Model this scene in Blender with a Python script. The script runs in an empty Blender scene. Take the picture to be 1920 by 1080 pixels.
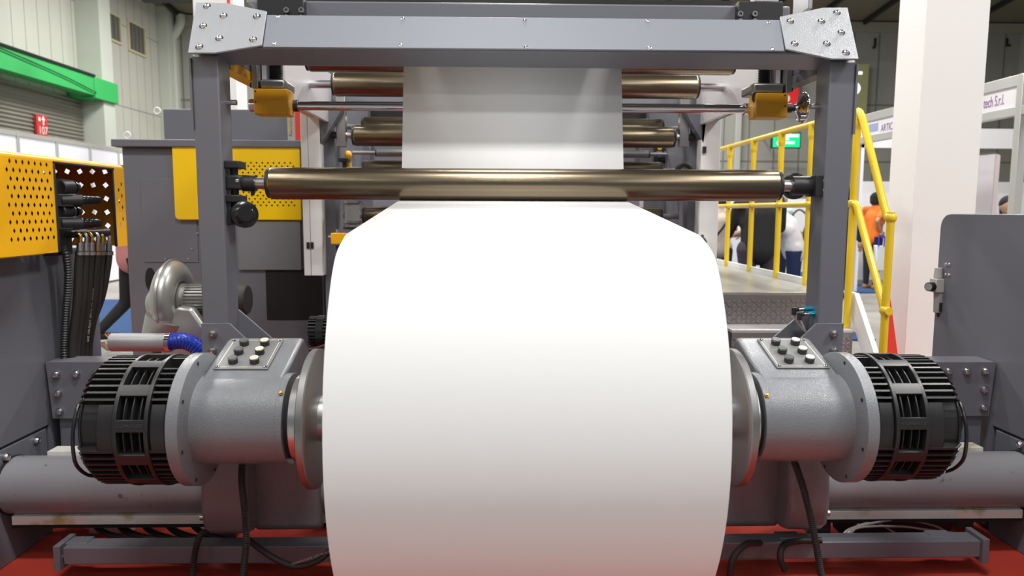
import bpy, bmesh, math, random
from math import radians, sin, cos, pi, atan2, sqrt
from mathutils import Vector, Matrix, Quaternion
random.seed(7)
sc = bpy.context.scene
col = sc.collection
V = Vector
# ------------------------------------------------------------------ camera (measured from the photograph)
H, F = 1.39, 1346.0
CM = Matrix.Rotation(-radians(1.42), 3, 'Z') @ Matrix.Rotation(radians(90 - 6.143), 3, 'X') @ Matrix.Rotation(radians(.22), 3, 'Z')
CP = V((0, 0, H))
def ray(px, py): return CM @ V(((px - 960) / F, -(py - 540) / F, -1))
def PY(px, py, Y):
    d = ray(px, py); return CP + d * (Y / d.y)
def PX(px, py, X):
    d = ray(px, py); return CP + d * (X / d.x)
def PZ(px, py, Z):
    d = ray(px, py); return CP + d * ((Z - H) / d.z)
def PD(px, py, D): return CP + ray(px, py) * D
def PP(px, py, pt, n):
    d = ray(px, py); return CP + d * ((pt - CP).dot(n) / d.dot(n))
cam = bpy.data.cameras.new('camera'); co = bpy.data.objects.new('camera', cam); col.objects.link(co)
co.matrix_world = Matrix.Translation(CP) @ CM.to_4x4()
cam.sensor_width = 36; cam.lens = F / 1920 * 36; cam.clip_end = 200; cam.clip_start = .05
cam.dof.use_dof = True; cam.dof.focus_distance = 2.6; cam.dof.aperture_fstop = 3.5
sc.camera = co

# ------------------------------------------------------------------ materials
def S(r, g, b):
    f = lambda c: (c / 255 / 12.92) if c <= 10 else ((c / 255 + .055) / 1.055) ** 2.4
    return (f(r), f(g), f(b))
MATS = {}
def mat(name, c, rough=.5, metal=0., bump=None, coat=0., emit=0., var=None, trans=0., spec=.5, aniso=0.):
    m = bpy.data.materials.new(name); m.use_nodes = True
    nt = m.node_tree; b = nt.nodes['Principled BSDF']
    b.inputs['Base Color'].default_value = (*c, 1); b.inputs['Roughness'].default_value = rough
    b.inputs['Metallic'].default_value = metal; b.inputs['Coat Weight'].default_value = coat
    b.inputs['Coat Roughness'].default_value = .08
    b.inputs['Specular IOR Level'].default_value = spec
    if trans: b.inputs['Transmission Weight'].default_value = trans
    if emit:
        b.inputs['Emission Color'].default_value = (*c, 1); b.inputs['Emission Strength'].default_value = emit
    if aniso: b.inputs['Anisotropic'].default_value = aniso
    tc = nt.nodes.new('ShaderNodeTexCoord')
    if bump:
        n = nt.nodes.new('ShaderNodeTexNoise'); n.inputs['Scale'].default_value = bump[0]; n.inputs['Detail'].default_value = 3
        bp = nt.nodes.new('ShaderNodeBump'); bp.inputs['Strength'].default_value = bump[1]; bp.inputs['Distance'].default_value = bump[2] if len(bump) > 2 else .002
        nt.links.new(tc.outputs['Object'], n.inputs['Vector']); nt.links.new(n.outputs['Fac'], bp.inputs['Height'])
        nt.links.new(bp.outputs['Normal'], b.inputs['Normal']); nt.links.new(bp.outputs['Normal'], b.inputs['Coat Normal'])
    if var:   # (scale, second colour, low, high): wear with a shape of its own
        n = nt.nodes.new('ShaderNodeTexNoise'); n.inputs['Scale'].default_value = var[0]; n.inputs['Detail'].default_value = 5
        r = nt.nodes.new('ShaderNodeValToRGB'); r.color_ramp.elements[0].position = var[2]; r.color_ramp.elements[1].position = var[3]
        r.color_ramp.elements[0].color = (*c, 1); r.color_ramp.elements[1].color = (*var[1], 1)
        nt.links.new(tc.outputs['Object'], n.inputs['Vector']); nt.links.new(n.outputs['Fac'], r.inputs['Fac'])
        nt.links.new(r.outputs['Color'], b.inputs['Base Color'])
    MATS[name] = m
    return m
GREY = mat('grey_paint', (.140, .144, .168), .38, bump=(900, .12, .0006), coat=.15)
GREY2 = mat('machine_grey_paint', (.145, .148, .170), .5)
HAMM = mat('hammered_grey_paint', (.175, .187, .205), .27, bump=(250, .6, .0026), coat=.5)
HAMP = mat('plate_grey_paint', (.36, .375, .40), .30, bump=(190, .6, .003), coat=.4)
COVER = mat('cover_grey_paint', (.225, .238, .278), .40, bump=(260, .2, .0015), coat=.15)
STEEL = mat('brushed_steel', (.55, .55, .56), .28, 1., bump=(300, .05))
DSTEEL = mat('dull_steel', (.30, .30, .30), .4, 1.)
CHROME = mat('chrome', (.75, .75, .76), .08, 1.)
ALU = mat('aluminium', (.74, .72, .74), .5, .75, bump=(60, .12))
BRONZE = mat('bronze_anodised', (.25, .205, .14), .27, 1.)
BLACK = mat('black_metal', (.018, .018, .02), .42)
BLACKG = mat('black_gloss', (.012, .012, .014), .22)
CAST = mat('black_castmetal', (.017, .017, .018), .36, bump=(300, .2, .0006))
RUB = mat('black_rubber', (.022, .02, .018), .55, bump=(200, .2, .0008))
GAP = mat('dark_recess', (.01, .01, .01), .8)
PAPER = mat('white_paper', (.82, .82, .83), .55, spec=.3)
YEL = mat('yellow_paint', (.98, .49, .0), .32, coat=.3)
YELB = mat('yellow_gearbox_paint', (.60, .29, .01), .4)
YELR = mat('yellow_rail_paint', (.83, .58, .02), .33, coat=.3)
YELI = mat('yellow_inner_shaded', (.33, .155, .005), .55)  # box yellow darkened in the colour for the shade inside
WHITE = mat('white_panel', (.80, .79, .78), .45)
WHITEP = mat('white_pillar_paint', (.83, .82, .805), .5)
RED = mat('red_panel', (.72, .05, .03), .45)
BLUEH = mat('blue_hose', (.01, .04, .45), .3)
CYAN = mat('cyan_fitting', (.01, .30, .46), .25, .4)
CREAM = mat('cream_plastic', (.66, .64, .55), .4)
KNOB = mat('dark_knob', (.035, .038, .04), .3)
KTOP = mat('knob_grey_top', (.10, .11, .105), .35)
PLATE = mat('engraved_plate', (.20, .20, .195), .42)
BRASS = mat('brass', (.65, .42, .12), .25, 1.)
GREASE = mat('greasy_rail', (.78, .77, .73), .35, .15, var=(9, (.46, .40, .17), .56, .70))
CLEAR = mat('clear_tube', (.75, .72, .70), .1, 0., trans=.7)
TUBEP = mat('scuffed_grey_paint', (.235, .235, .255), .36, coat=.2, var=(14, (.10, .09, .09), .68, .74))

# ------------------------------------------------------------------ mesh helpers
ORG = {}
def setp(o, label=None, cat=None, group=None, kind=None):
    if label: o['label'] = label
    if cat: o['category'] = cat
    if group: o['group'] = group
    if kind: o['kind'] = kind
    return o
def thing(name, label, cat, loc, group=None):
    o = bpy.data.objects.new(name, None); col.objects.link(o); o.location = V(loc); o.empty_display_size = .05
    ORG[o.name] = V(loc); return setp(o, label, cat, group)
def frame_from(ax):
    ax = V(ax).normalized(); up = V((0, 0, 1)) if abs(ax.z) < .95 else V((0, 1, 0))
    u = ax.cross(up).normalized(); return u, ax.cross(u).normalized(), ax
class MB:
    def __init__(s): s.bm = bmesh.new()
    def face(s, pts):
        return s.bm.faces.new([s.bm.verts.new(V(p)) for p in pts])
    def box(s, x0, x1, y0, y1, z0, z1):
        v = [s.bm.verts.new((x, y, z)) for z in (z0, z1) for y in (y0, y1) for x in (x0, x1)]
        for f in ((0, 2, 3, 1), (4, 5, 7, 6), (0, 1, 5, 4), (2, 6, 7, 3), (0, 4, 6, 2), (1, 3, 7, 5)): s.bm.faces.new([v[i] for i in f])
        return s
    def obox(s, c, ex, ey, ez):      # centre and three half-extent vectors
        c = V(c); v = [s.bm.verts.new(c + ex * a + ey * b + ez * d) for d in (-1, 1) for b in (-1, 1) for a in (-1, 1)]
        for f in ((0, 2, 3, 1), (4, 5, 7, 6), (0, 1, 5, 4), (2, 6, 7, 3), (0, 4, 6, 2), (1, 3, 7, 5)): s.bm.faces.new([v[i] for i in f])
        return s
    def bar(s, p0, p1, w, h, up=(0, 0, 1)):
        p0, p1 = V(p0), V(p1); d = p1 - p0; a = d.cross(V(up)).normalized(); b = a.cross(d).normalized()
        return s.obox((p0 + p1) / 2, d / 2, a * w / 2, b * h / 2)
    def lathe(s, o, ax, prof, n=32, closed=False, a0=0., a1=2 * pi):
        o = V(o); u, w, ax = frame_from(ax); rings = []; full = abs(a1 - a0 - 2 * pi) < 1e-6
        k = n if full else n + 1
        for t, r in prof:
            if r < 1e-6: rings.append([s.bm.verts.new(o + ax * t)])
            else: rings.append([s.bm.verts.new(o + ax * t + (u * cos(a0 + (a1 - a0) * i / n) + w * sin(a0 + (a1 - a0) * i / n)) * r) for i in range(k)])
        pairs = list(zip(rings[:-1], rings[1:]))
        if closed: pairs.append((rings[-1], rings[0]))
        for A, B in pairs:
            for i in range(n):
                j = (i + 1) % k
                q = ([A[i], A[j]] if len(A) > 1 else [A[0]]) + ([B[j], B[i]] if len(B) > 1 else [B[0]])
                if len(q) > 2:
                    try: s.bm.faces.new(q)
                    except ValueError: pass
        return s
    def cyl(s, p0, p1, r0, r1=None, n=24):
        p0, p1 = V(p0), V(p1); L = (p1 - p0).length; r1 = r0 if r1 is None else r1
        return s.lathe(p0, p1 - p0, [(0, 0), (0, r0), (L, r1), (L, 0)], n)
    def ring(s, p0, p1, ro, ri, n=32):
        p0, p1 = V(p0), V(p1); L = (p1 - p0).length
        return s.lathe(p0, p1 - p0, [(0, ri), (0, ro), (L, ro), (L, ri)], n, closed=True)
    def torus(s, c, ax, R, r, n=32, m=10):
        return s.lathe(c, ax, [(r * sin(2 * pi * i / m), R + r * cos(2 * pi * i / m)) for i in range(m)], n, closed=True)
    def ball(s, c, r, sc3=(1, 1, 1), n=16):
        c = V(c); mtx = Matrix.Translation(c) @ Matrix.Diagonal((r * sc3[0], r * sc3[1], r * sc3[2], 1))
        bmesh.ops.create_uvsphere(s.bm, u_segments=n, v_segments=max(6, n * 2 // 3), radius=1, matrix=mtx); return s
    def tube(s, pts, r, n=10, corr=None, caps=True):   # corr: (pitch, depth) of corrugation
        pts = [V(p) for p in pts]; rings = []; t = (pts[1] - pts[0]).normalized(); u, w, _ = frame_from(t); L = 0
        for i, p in enumerate(pts):
            t2 = (pts[min(i + 1, len(pts) - 1)] - pts[max(i - 1, 0)]).normalized()
            q = t.rotation_difference(t2); u = q @ u; w = q @ w; t = t2
            if i: L += (p - pts[i - 1]).length
            rr = r[i] if isinstance(r, (list, tuple)) else r
            if corr: rr *= 1 - corr[1] * (i % 2)
            rings.append([s.bm.verts.new(p + (u * cos(2 * pi * k / n) + w * sin(2 * pi * k / n)) * rr) for k in range(n)])
        for A, B in zip(rings[:-1], rings[1:]):
            for k in range(n): s.bm.faces.new([A[k], A[(k + 1) % n], B[(k + 1) % n], B[k]])
        if caps: s.bm.faces.new(rings[0][::-1]); s.bm.faces.new(rings[-1])
        return s
    def prism(s, pts, vec):
        A = [s.bm.verts.new(V(p)) for p in pts]; B = [s.bm.verts.new(V(p) + V(vec)) for p in pts]; n = len(A)
        s.bm.faces.new(A); s.bm.faces.new(B[::-1])
        for i in range(n): s.bm.faces.new([A[i], B[i], B[(i + 1) % n], A[(i + 1) % n]])
        return s
    def loft(s, rows):
        R = [[s.bm.verts.new(V(p)) for p in r] for r in rows]
        for A, B in zip(R[:-1], R[1:]):
            for i in range(len(A) - 1): s.bm.faces.new([A[i], A[i + 1], B[i + 1], B[i]])
        return s
    def build(s, name, m, parent=None, smooth=40, bevel=0, label=None, cat=None, group=None, kind=None, loc=None, seg=2):
        bmesh.ops.recalc_face_normals(s.bm, faces=s.bm.faces)
        if parent is not None: org = ORG[parent.name]
        elif loc is not None: org = V(loc)
        else:
            xs = [v.co for v in s.bm.verts]
            org = V(((min(c.x for c in xs) + max(c.x for c in xs)) / 2, (min(c.y for c in xs) + max(c.y for c in xs)) / 2, min(c.z for c in xs)))
        for v in s.bm.verts: v.co -= org
        me = bpy.data.meshes.new(name); s.bm.to_mesh(me); s.bm.free(); me.materials.append(m)
        if smooth:
            me.polygons.foreach_set('use_smooth', [True] * len(me.polygons)); me.set_sharp_from_angle(angle=radians(smooth))
        o = bpy.data.objects.new(name, me); col.objects.link(o)
        if parent is not None: o.parent = parent
        else: o.location = org
        ORG[o.name] = org
        if bevel:
            b = o.modifiers.new('bevel', 'BEVEL'); b.width = bevel; b.segments = seg; b.limit_method = 'ANGLE'; b.angle_limit = radians(40)
        return setp(o, label, cat, group, kind)
PROTO = {}
def inst(name, key, parent, loc, ax=(0, 0, 1), m=None):
    """a small repeated part (bolt, screw, knob) sharing one mesh, its own z axis turned to ax"""
    o = bpy.data.objects.new(name, PROTO[key]); col.objects.link(o); o.parent = parent
    o.location = V(loc) - ORG[parent.name]; o.rotation_mode = 'QUATERNION'; o.rotation_quaternion = V((0, 0, 1)).rotation_difference(V(ax).normalized())
    ORG[o.name] = V(loc); return o
def proto(key, fn, m):
    b = MB(); fn(b); bmesh.ops.recalc_face_normals(b.bm, faces=b.bm.faces)
    me = bpy.data.meshes.new(key); b.bm.to_mesh(me); b.bm.free(); me.materials.append(m)
    me.polygons.foreach_set('use_smooth', [True] * len(me.polygons)); me.set_sharp_from_angle(angle=radians(40)); PROTO[key] = me
def text(s, size, m, parent, o, xd, yd, name='lettering', ext=.0006, align='LEFT', width=None, bold=0.):
    c = bpy.data.curves.new(name, 'FONT'); c.body = s; c.size = size; c.extrude = ext; c.align_x = align; c.offset = bold
    t = bpy.data.objects.new(name + '_tmp', c); col.objects.link(t)
    me = bpy.data.meshes.new_from_object(t.evaluated_get(bpy.context.evaluated_depsgraph_get()))
    col.objects.unlink(t); bpy.data.objects.remove(t); me.name = name; me.materials.clear(); me.materials.append(m)
    xd = V(xd).normalized(); yd = V(yd).normalized(); zd = xd.cross(yd)
    if width:
        w = max(v.co.x for v in me.vertices) - min(v.co.x for v in me.vertices)
        for v in me.vertices: v.co.x *= width / w
    R = Matrix((xd, yd, zd)).transposed(); org = ORG[parent.name]
    for v in me.vertices: v.co = R @ v.co + V(o) - org
    ob = bpy.data.objects.new(name, me); col.objects.link(ob); ob.parent = parent; ORG[ob.name] = org; return ob
def spline(pts, k=6):
    pts = [V(p) for p in pts]; P = [pts[0] * 2 - pts[1]] + pts + [pts[-1] * 2 - pts[-2]]; out = []
    for i in range(1, len(P) - 2):
        a, b, c, d = P[i - 1:i + 3]
        for j in range(k):
            t = j / k; out.append(.5 * ((2 * b) + (c - a) * t + (2 * a - 5 * b + 4 * c - d) * t * t + (3 * b - a - 3 * c + d) * t ** 3))
    return out + [pts[-1]]
def resample(pts, step):
    out = [pts[0]]; acc = 0
    for a, b in zip(pts[:-1], pts[1:]):
        L = (b - a).length; t = step - acc
        while t <= L:
            out.append(a.lerp(b, t / L)); t += step
        acc = (acc + L) % step
    return out

def _bolt(b):   # button-head bolt on a washer
    b.lathe((0, 0, 0), (0, 0, 1), [(0, 0), (0, .0155), (.002, .0155), (.0021, .011), (.006, .0105), (.0095, .0075), (.0105, .004), (.007, .0035), (.007, 0)], 18)
proto('bolt', _bolt, CHROME)
def _screw(b): b.lathe((0, 0, 0), (0, 0, 1), [(0, 0), (0, .0085), (.003, .0075), (.0055, .003), (.0055, 0)], 14); b.box(-.006, .006, -.0008, .0008, .005, .0062)
proto('screw', _screw, CHROME)
def _cap(b): b.lathe((0, 0, 0), (0, 0, 1), [(0, 0), (0, .016), (.008, .017), (.018, .012), (.02, .006), (.016, .005), (.016, 0)], 18)
proto('cap_bolt', _cap, STEEL)

# ------------------------------------------------------------------ hall: floor, walls, ceiling
MC = .125      # machine centre line (x) of the printing frames
UC = .09       # centre line of the unwinding arms
def build_hall():
    conc = mat('concrete_floor', (.33, .32, .29), .45, bump=(30, .1), var=(1.5, (.24, .23, .21), .4, .6))
    m = MB(); m.box(-16, 16, -6, 24, -.3, -.022); m.build('floor', conc, kind='structure')
    red = mat('red_carpet', (.42, .032, .015), .9, bump=(600, .4, .002)); blue = mat('blue_carpet', (.013, .055, .16), .9, bump=(600, .4, .002))
    m = MB(); m.box(-3.3, 3.3, 1.25, 6.6, -.02, 0); setp(m.build('exhibition_carpet', red), 'red carpet under the whole paper unwinding machine', 'carpet')
    m = MB(); m.box(-9.5, 4.2, 7.7, 11.2, -.02, 0); setp(m.build('aisle_carpet', blue), 'blue carpet strip across the hall behind the machine', 'carpet')
    m = MB(); m.box(4.75, 9.5, 12.3, 19.5, -.02, 0); setp(m.build('booth_carpet', blue), 'far blue carpet under the white counters beyond the yellow railing', 'carpet')
    # panelled left wall
    lw = mat('left_wall_panel', (.54, .54, .475), .6); XL = -9.6
    m = MB(); m.box(XL - .3, XL, -6, 24, -.02, 9.5); wl = m.build('wall_left', lw, kind='structure')
    seam = mat('panel_joint', (.30, .29, .25), .8)
    j = MB()
    for k in range(40):
        y = 7 + k * .42
        j.box(XL - .002, XL + .004, y, y + .012, 3.0, 9.4)
    for z in (4.02, 6.1, 8.1): j.box(XL - .002, XL + .005, 6, 24, z, z + .025)
    setp(j.build('trim_1', seam, wl, smooth=0))
    # pilasters
    pil = mat('pale_pilaster', (.52, .55, .485), .6)
    def pilaster(px, py, w, d, nm):
        p = PX(px, py, XL + d)
        m = MB(); m.box(XL, XL + d, p.y, p.y + w, 0, 9.4); return m.build(nm, pil, bevel=.01, kind='structure'), p
    pilaster(198, 250, .5, .55, 'pillar_1')
    p3, q = pilaster(319, 150, .8, .3, 'pillar_2')
    m = MB(); yy = 21.75; m.tube(spline([(XL + .5, yy, 7.0), (XL + .5, yy, 6.85), (XL + .46, yy, 6.7), (XL + .26, yy, 6.35), (XL + .22, yy, 6.2), (XL + .22, yy, 0)], 4), .13, 10)
    setp(m.build('drain_pipe', pil), 'pale drain pipe with a bend running down the left hall wall', 'pipe')
    # roller shutter with its green fascia
    a = PX(-70, 250, XL); b = PX(151, 250, XL)
    sh = mat('shutter_metal', (.25, .235, .20), .5, .3); m = MB(); rows = []
    zt = 3.9
    n = 46
    for i in range(n * 2 + 1):
        z = .0 + (zt) * i / (n * 2); rows.append([(XL + .05 + .035 * (i % 2), a.y - 1.5, z), (XL + .05 + .035 * (i % 2), b.y, z)])
    m.loft(rows); m.build('door_1', sh, kind='structure', smooth=0)
    gr = mat('green_fascia', (.03, .42, .10), .5)
    t0 = PX(0, 85, XL + .62); b0 = PX(0, 128, XL + .62); e = PX(176, 150, XL + .62)
    m = MB(); m.box(XL + .3, XL + .62, a.y - 3, e.y, b0.z, t0.z); m.box(XL + .02, XL + .64, e.y, e.y + 1.0, b0.z - .05, t0.z + .0)
    m.build('trim_2', gr, bevel=.01, kind='structure')
    m = MB(); m.tube([(XL + .64, a.y - 3, t0.z + .02), (XL + .64, e.y, t0.z + .02)], .03, 6); m.tube(spline([(XL + .66, a.y, t0.z - .05), (XL + .66, a.y + 2, t0.z - .2), (XL + .66, e.y, t0.z - .35)], 6), .012, 5)
    m.build('cable', BLACK, label='dark cable drooping along the green fascia over the shutter', cat='cable')
    # red gate sign 107
    s0 = PX(68, 214, XL + .14); s1 = PX(91, 258, XL + .14)
    th = thing('gate_sign', 'red gate sign with an arrow and white number on the shutter', 'sign', (XL + .14, (s0.y + s1.y) / 2, s1.z))
    sr = mat('sign_red', (.55, .03, .03), .5); sw = mat('sign_white', (.8, .78, .75), .6)
    m = MB(); m.box(XL + .09, XL + .135, s0.y, s1.y, s1.z, s0.z); m.build('board', sr, th)
    hgt = s0.z - s1.z; wd = s1.y - s0.y
    text('107', hgt * .52, sw, th, (XL + .138, s0.y + wd * .14, s1.z + hgt * .12), (0, 1, 0), (0, 0, 1), width=wd * .72)
    m = MB(); zc = s1.z + hgt * .78; yc = s0.y + wd * .62
    m.prism([(XL + .137, yc - .02, zc - .10), (XL + .137, yc + .02, zc - .10), (XL + .137, yc + .02, zc), (XL + .137, yc + .065, zc), (XL + .137, yc, zc + .09), (XL + .137, yc - .065, zc), (XL + .137, yc - .02, zc)], (.004, 0, 0))
    m.box(XL + .136, XL + .141, s0.y + wd * .18, s0.y + wd * .36, zc - .03, zc + .05); m.build('arrow', sw, th)
    # louvre windows
    lv = mat('louvre_dark', (.09, .09, .07), .5); lf = mat('louvre_frame', (.58, .53, .36), .6); n = 0
    for (x0, yt, x1, yb) in ((200, 22, 226, 74), (241, 40, 272, 96), (347, 95, 362, 135)):
        n += 1; A = PX(x0, yt, XL + .03); B = PX(x1, yb, XL + .03); z0 = PX(x0, yb - 6, XL + .03).z
        th = bpy.data.objects.new('window_%d' % n, None); col.objects.link(th); th.location = (XL, (A.y + B.y) / 2, z0); ORG[th.name] = V(th.location); th['kind'] = 'structure'
        m = MB(); m.box(XL - .001, XL + .012, A.y, B.y, z0, A.z)
        m.build('pane', lv, th, smooth=0)
        m = MB(); t = .06
        for (y0, y1, a0, a1) in ((A.y - t, A.y, z0 - t, A.z + t), (B.y, B.y + t, z0 - t, A.z + t), (A.y, B.y, z0 - t, z0), (A.y, B.y, A.z, A.z + t)): m.box(XL - .001, XL + .05, y0, y1, a0, a1)
        m.build('frame', lf, th, smooth=0)
        m = MB(); k = 2 + n % 3
        for i in range(1, k): yk = A.y + (B.y - A.y) * i / k; m.box(XL, XL + .03, yk - .02, yk + .02, z0, A.z)
        for i in range(1, 10): zk = z0 + (A.z - z0) * i / 10; m.box(XL, XL + .02, A.y, B.y, zk - .008, zk + .008)
        m.build('glazing_bar', mat('louvre_bar%d' % n, (.2, .2, .17), .5), th, smooth=0)
    # low white partition wall in front of the shutter
    XP = -7.4; wp = mat('partition_white', (.72, .72, .78), .5); al = mat('partition_profile', (.55, .55, .52), .4, .6)
    zt = PX(0, 240, XP).z
    y = 6.5; k = 0
    th = thing('partition_wall', 'long white exhibition partition wall behind the yellow valve box', 'partition', (XP, 10, 0))
    while y < 19:
        k += 1
        m = MB(); m.box(XP - .02, XP + .0, y, y + .97, .02, zt - .08); m.build('wall_panel', wp, th, smooth=0)
        m = MB(); m.box(XP - .04, XP + .02, y - .025, y + .025, 0, zt); m.build('post', al, th, smooth=0)
        y += 1.0
    m = MB(); m.box(XP - .04, XP + .015, 6.5, 19, zt - .08, zt - .01); m.build('top_rail', al, th, smooth=0)
    # back wall
    YB = 22.0
    bw = mat('back_wall_panel', (.33, .325, .29), .7); zt = PY(1650, 62, YB).z
    m = MB(); m.box(-16, 16, YB, YB + .3, -.02, zt); wb = m.build('wall_back', bw, kind='structure')
    j = MB(); x = -10.
    while x < 16:
        j.box(x, x + .035, YB - .012, YB + .01, 0, zt); x += .77
    for z in (2.9, 4.6): j.box(-16, 16, YB - .014, YB + .01, z, z + .04)
    j.build('trim_3', mat('wall_joint_dark', (.17, .17, .15), .8), wb, smooth=0)
    m = MB(); m.box(-16, 16, YB - .15, YB + .3, zt, zt + .28); m.build('trim_4', mat('wall_top_band', (.36, .34, .26), .7), kind='structure')
    for k, px in enumerate((1379,)):
        x = PY(px, 300, YB).x; m = MB(); m.box(x - .09, x + .09, YB - .2, YB - .02, 0, zt - .01)
        m.build('pipe', mat('pale_downpipe%d' % k, (.46, .47, .42) if k == 0 else (.34, .34, .31), .6), kind=None, bevel=.02, label=('pale downpipe on the back wall above the left railing' if k == 0 else 'grey downpipe on the back wall beside the letter J'), cat='pipe')
    lt = mat('wall_letter_black', (.02, .02, .02), .6)
    for ch, px in (('J', 1638), ('L', 1885)):
        p = PY(px, 86, YB - .02); th = thing('wall_letter', 'dark letter %s on the grey back wall' % ch, 'letter', p)
        text(ch, 1.0 * 26 / F * YB * .7, lt, th, (p.x, YB - .03, p.z), (1, 0, 0), (0, 0, 1), ext=.01, bold=.02)
        o = [c for c in th.children][0]; o.name = 'letter_face'
    # sloping ceiling of olive panels with dark purlins
    cl = mat('ceiling_panel', (.20, .18, .125), .8)
    m = MB(); z1 = zt + .28; m.prism([(-16, YB + .3, z1), (-16, YB + .3, z1 + .2), (-16, -6, z1 + 3.2), (-16, -6, z1 + 3.0)], (32, 0, 0)); m.build('ceiling', cl, kind='structure', smooth=0)
    pur = mat('dark_purlin', (.02, .02, .018), .7); 
    def cz(y): return z1 + (YB + .3 - y) * 3.0 / 28.3
    for k, x in enumerate([-9.2 + i * 1.55 for i in range(16)]):
        m = MB(); m.prism([(x, YB - .2, cz(YB - .2) - .14), (x + .09, YB - .2, cz(YB - .2) - .14), (x + .09, YB - .2, cz(YB - .2) - .01), (x, YB - .2, cz(YB - .2) - .01)], (0, -14, cz(YB - 14.2) - cz(YB - .2)))
        m.build('beam_%d' % (k + 1), pur, kind='structure', smooth=0)
    yt = 15.0; zq = PY(1000, 5, yt).z
    tr = thing('roof_truss', 'black steel roof truss crossing the hall above the machine beam', 'truss', (0, yt, zq))
    m = MB(); m.box(-7, 4.8, yt - .06, yt + .06, zq - .07, zq + .06); m.build('lower_chord', pur, tr, smooth=0)
    m = MB(); m.box(-7, 9.5, yt - .06, yt + .06, zq + .95, zq + 1.08); m.build('upper_chord', pur, tr, smooth=0)
    for k in range(8):
        x = -6.4 + k * 1.5; m = MB(); m.bar((x, yt, zq), (x + .75, yt, zq + 1), .08, .08, (0, 1, 0)); m.bar((x + .75, yt, zq + 1), (x + 1.5, yt, zq), .08, .08, (0, 1, 0)); m.build('diagonal', pur, tr, smooth=0)
    m = MB(); m.box(PY(380, 5, 13).x, PY(566, 5, 13).x, 12.8, 13.2, PY(500, 24, 13).z, PY(500, -60, 13).z); m.box(PY(400, 5, 13).x, PY(404, 5, 13).x, 12.98, 13.02, PY(500, -60, 13).z, cz(13) - .02); m.box(PY(540, 5, 13).x, PY(544, 5, 13).x, 12.98, 13.02, PY(500, -60, 13).z, cz(13) - .02); m.build('speaker_housing', pur, label='black hanging box under the roof behind the top left corner plate', cat='box', bevel=.02)
    m = MB(); a = PY(785, 18, 16); m.box(a.x, a.x + 1.15, 15.8, 16.2, a.z - .3, a.z + .16); m.build('roof_duct', mat('duct_olive', (.22, .21, .16), .6), label='short olive roof duct seen just above the machine beam', cat='duct', bevel=.03)
    m = MB(); m.box(15.9, 16.2, -6, 22, -.02, 9.5); m.build('wall_right', bw, kind='structure')
build_hall()

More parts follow.
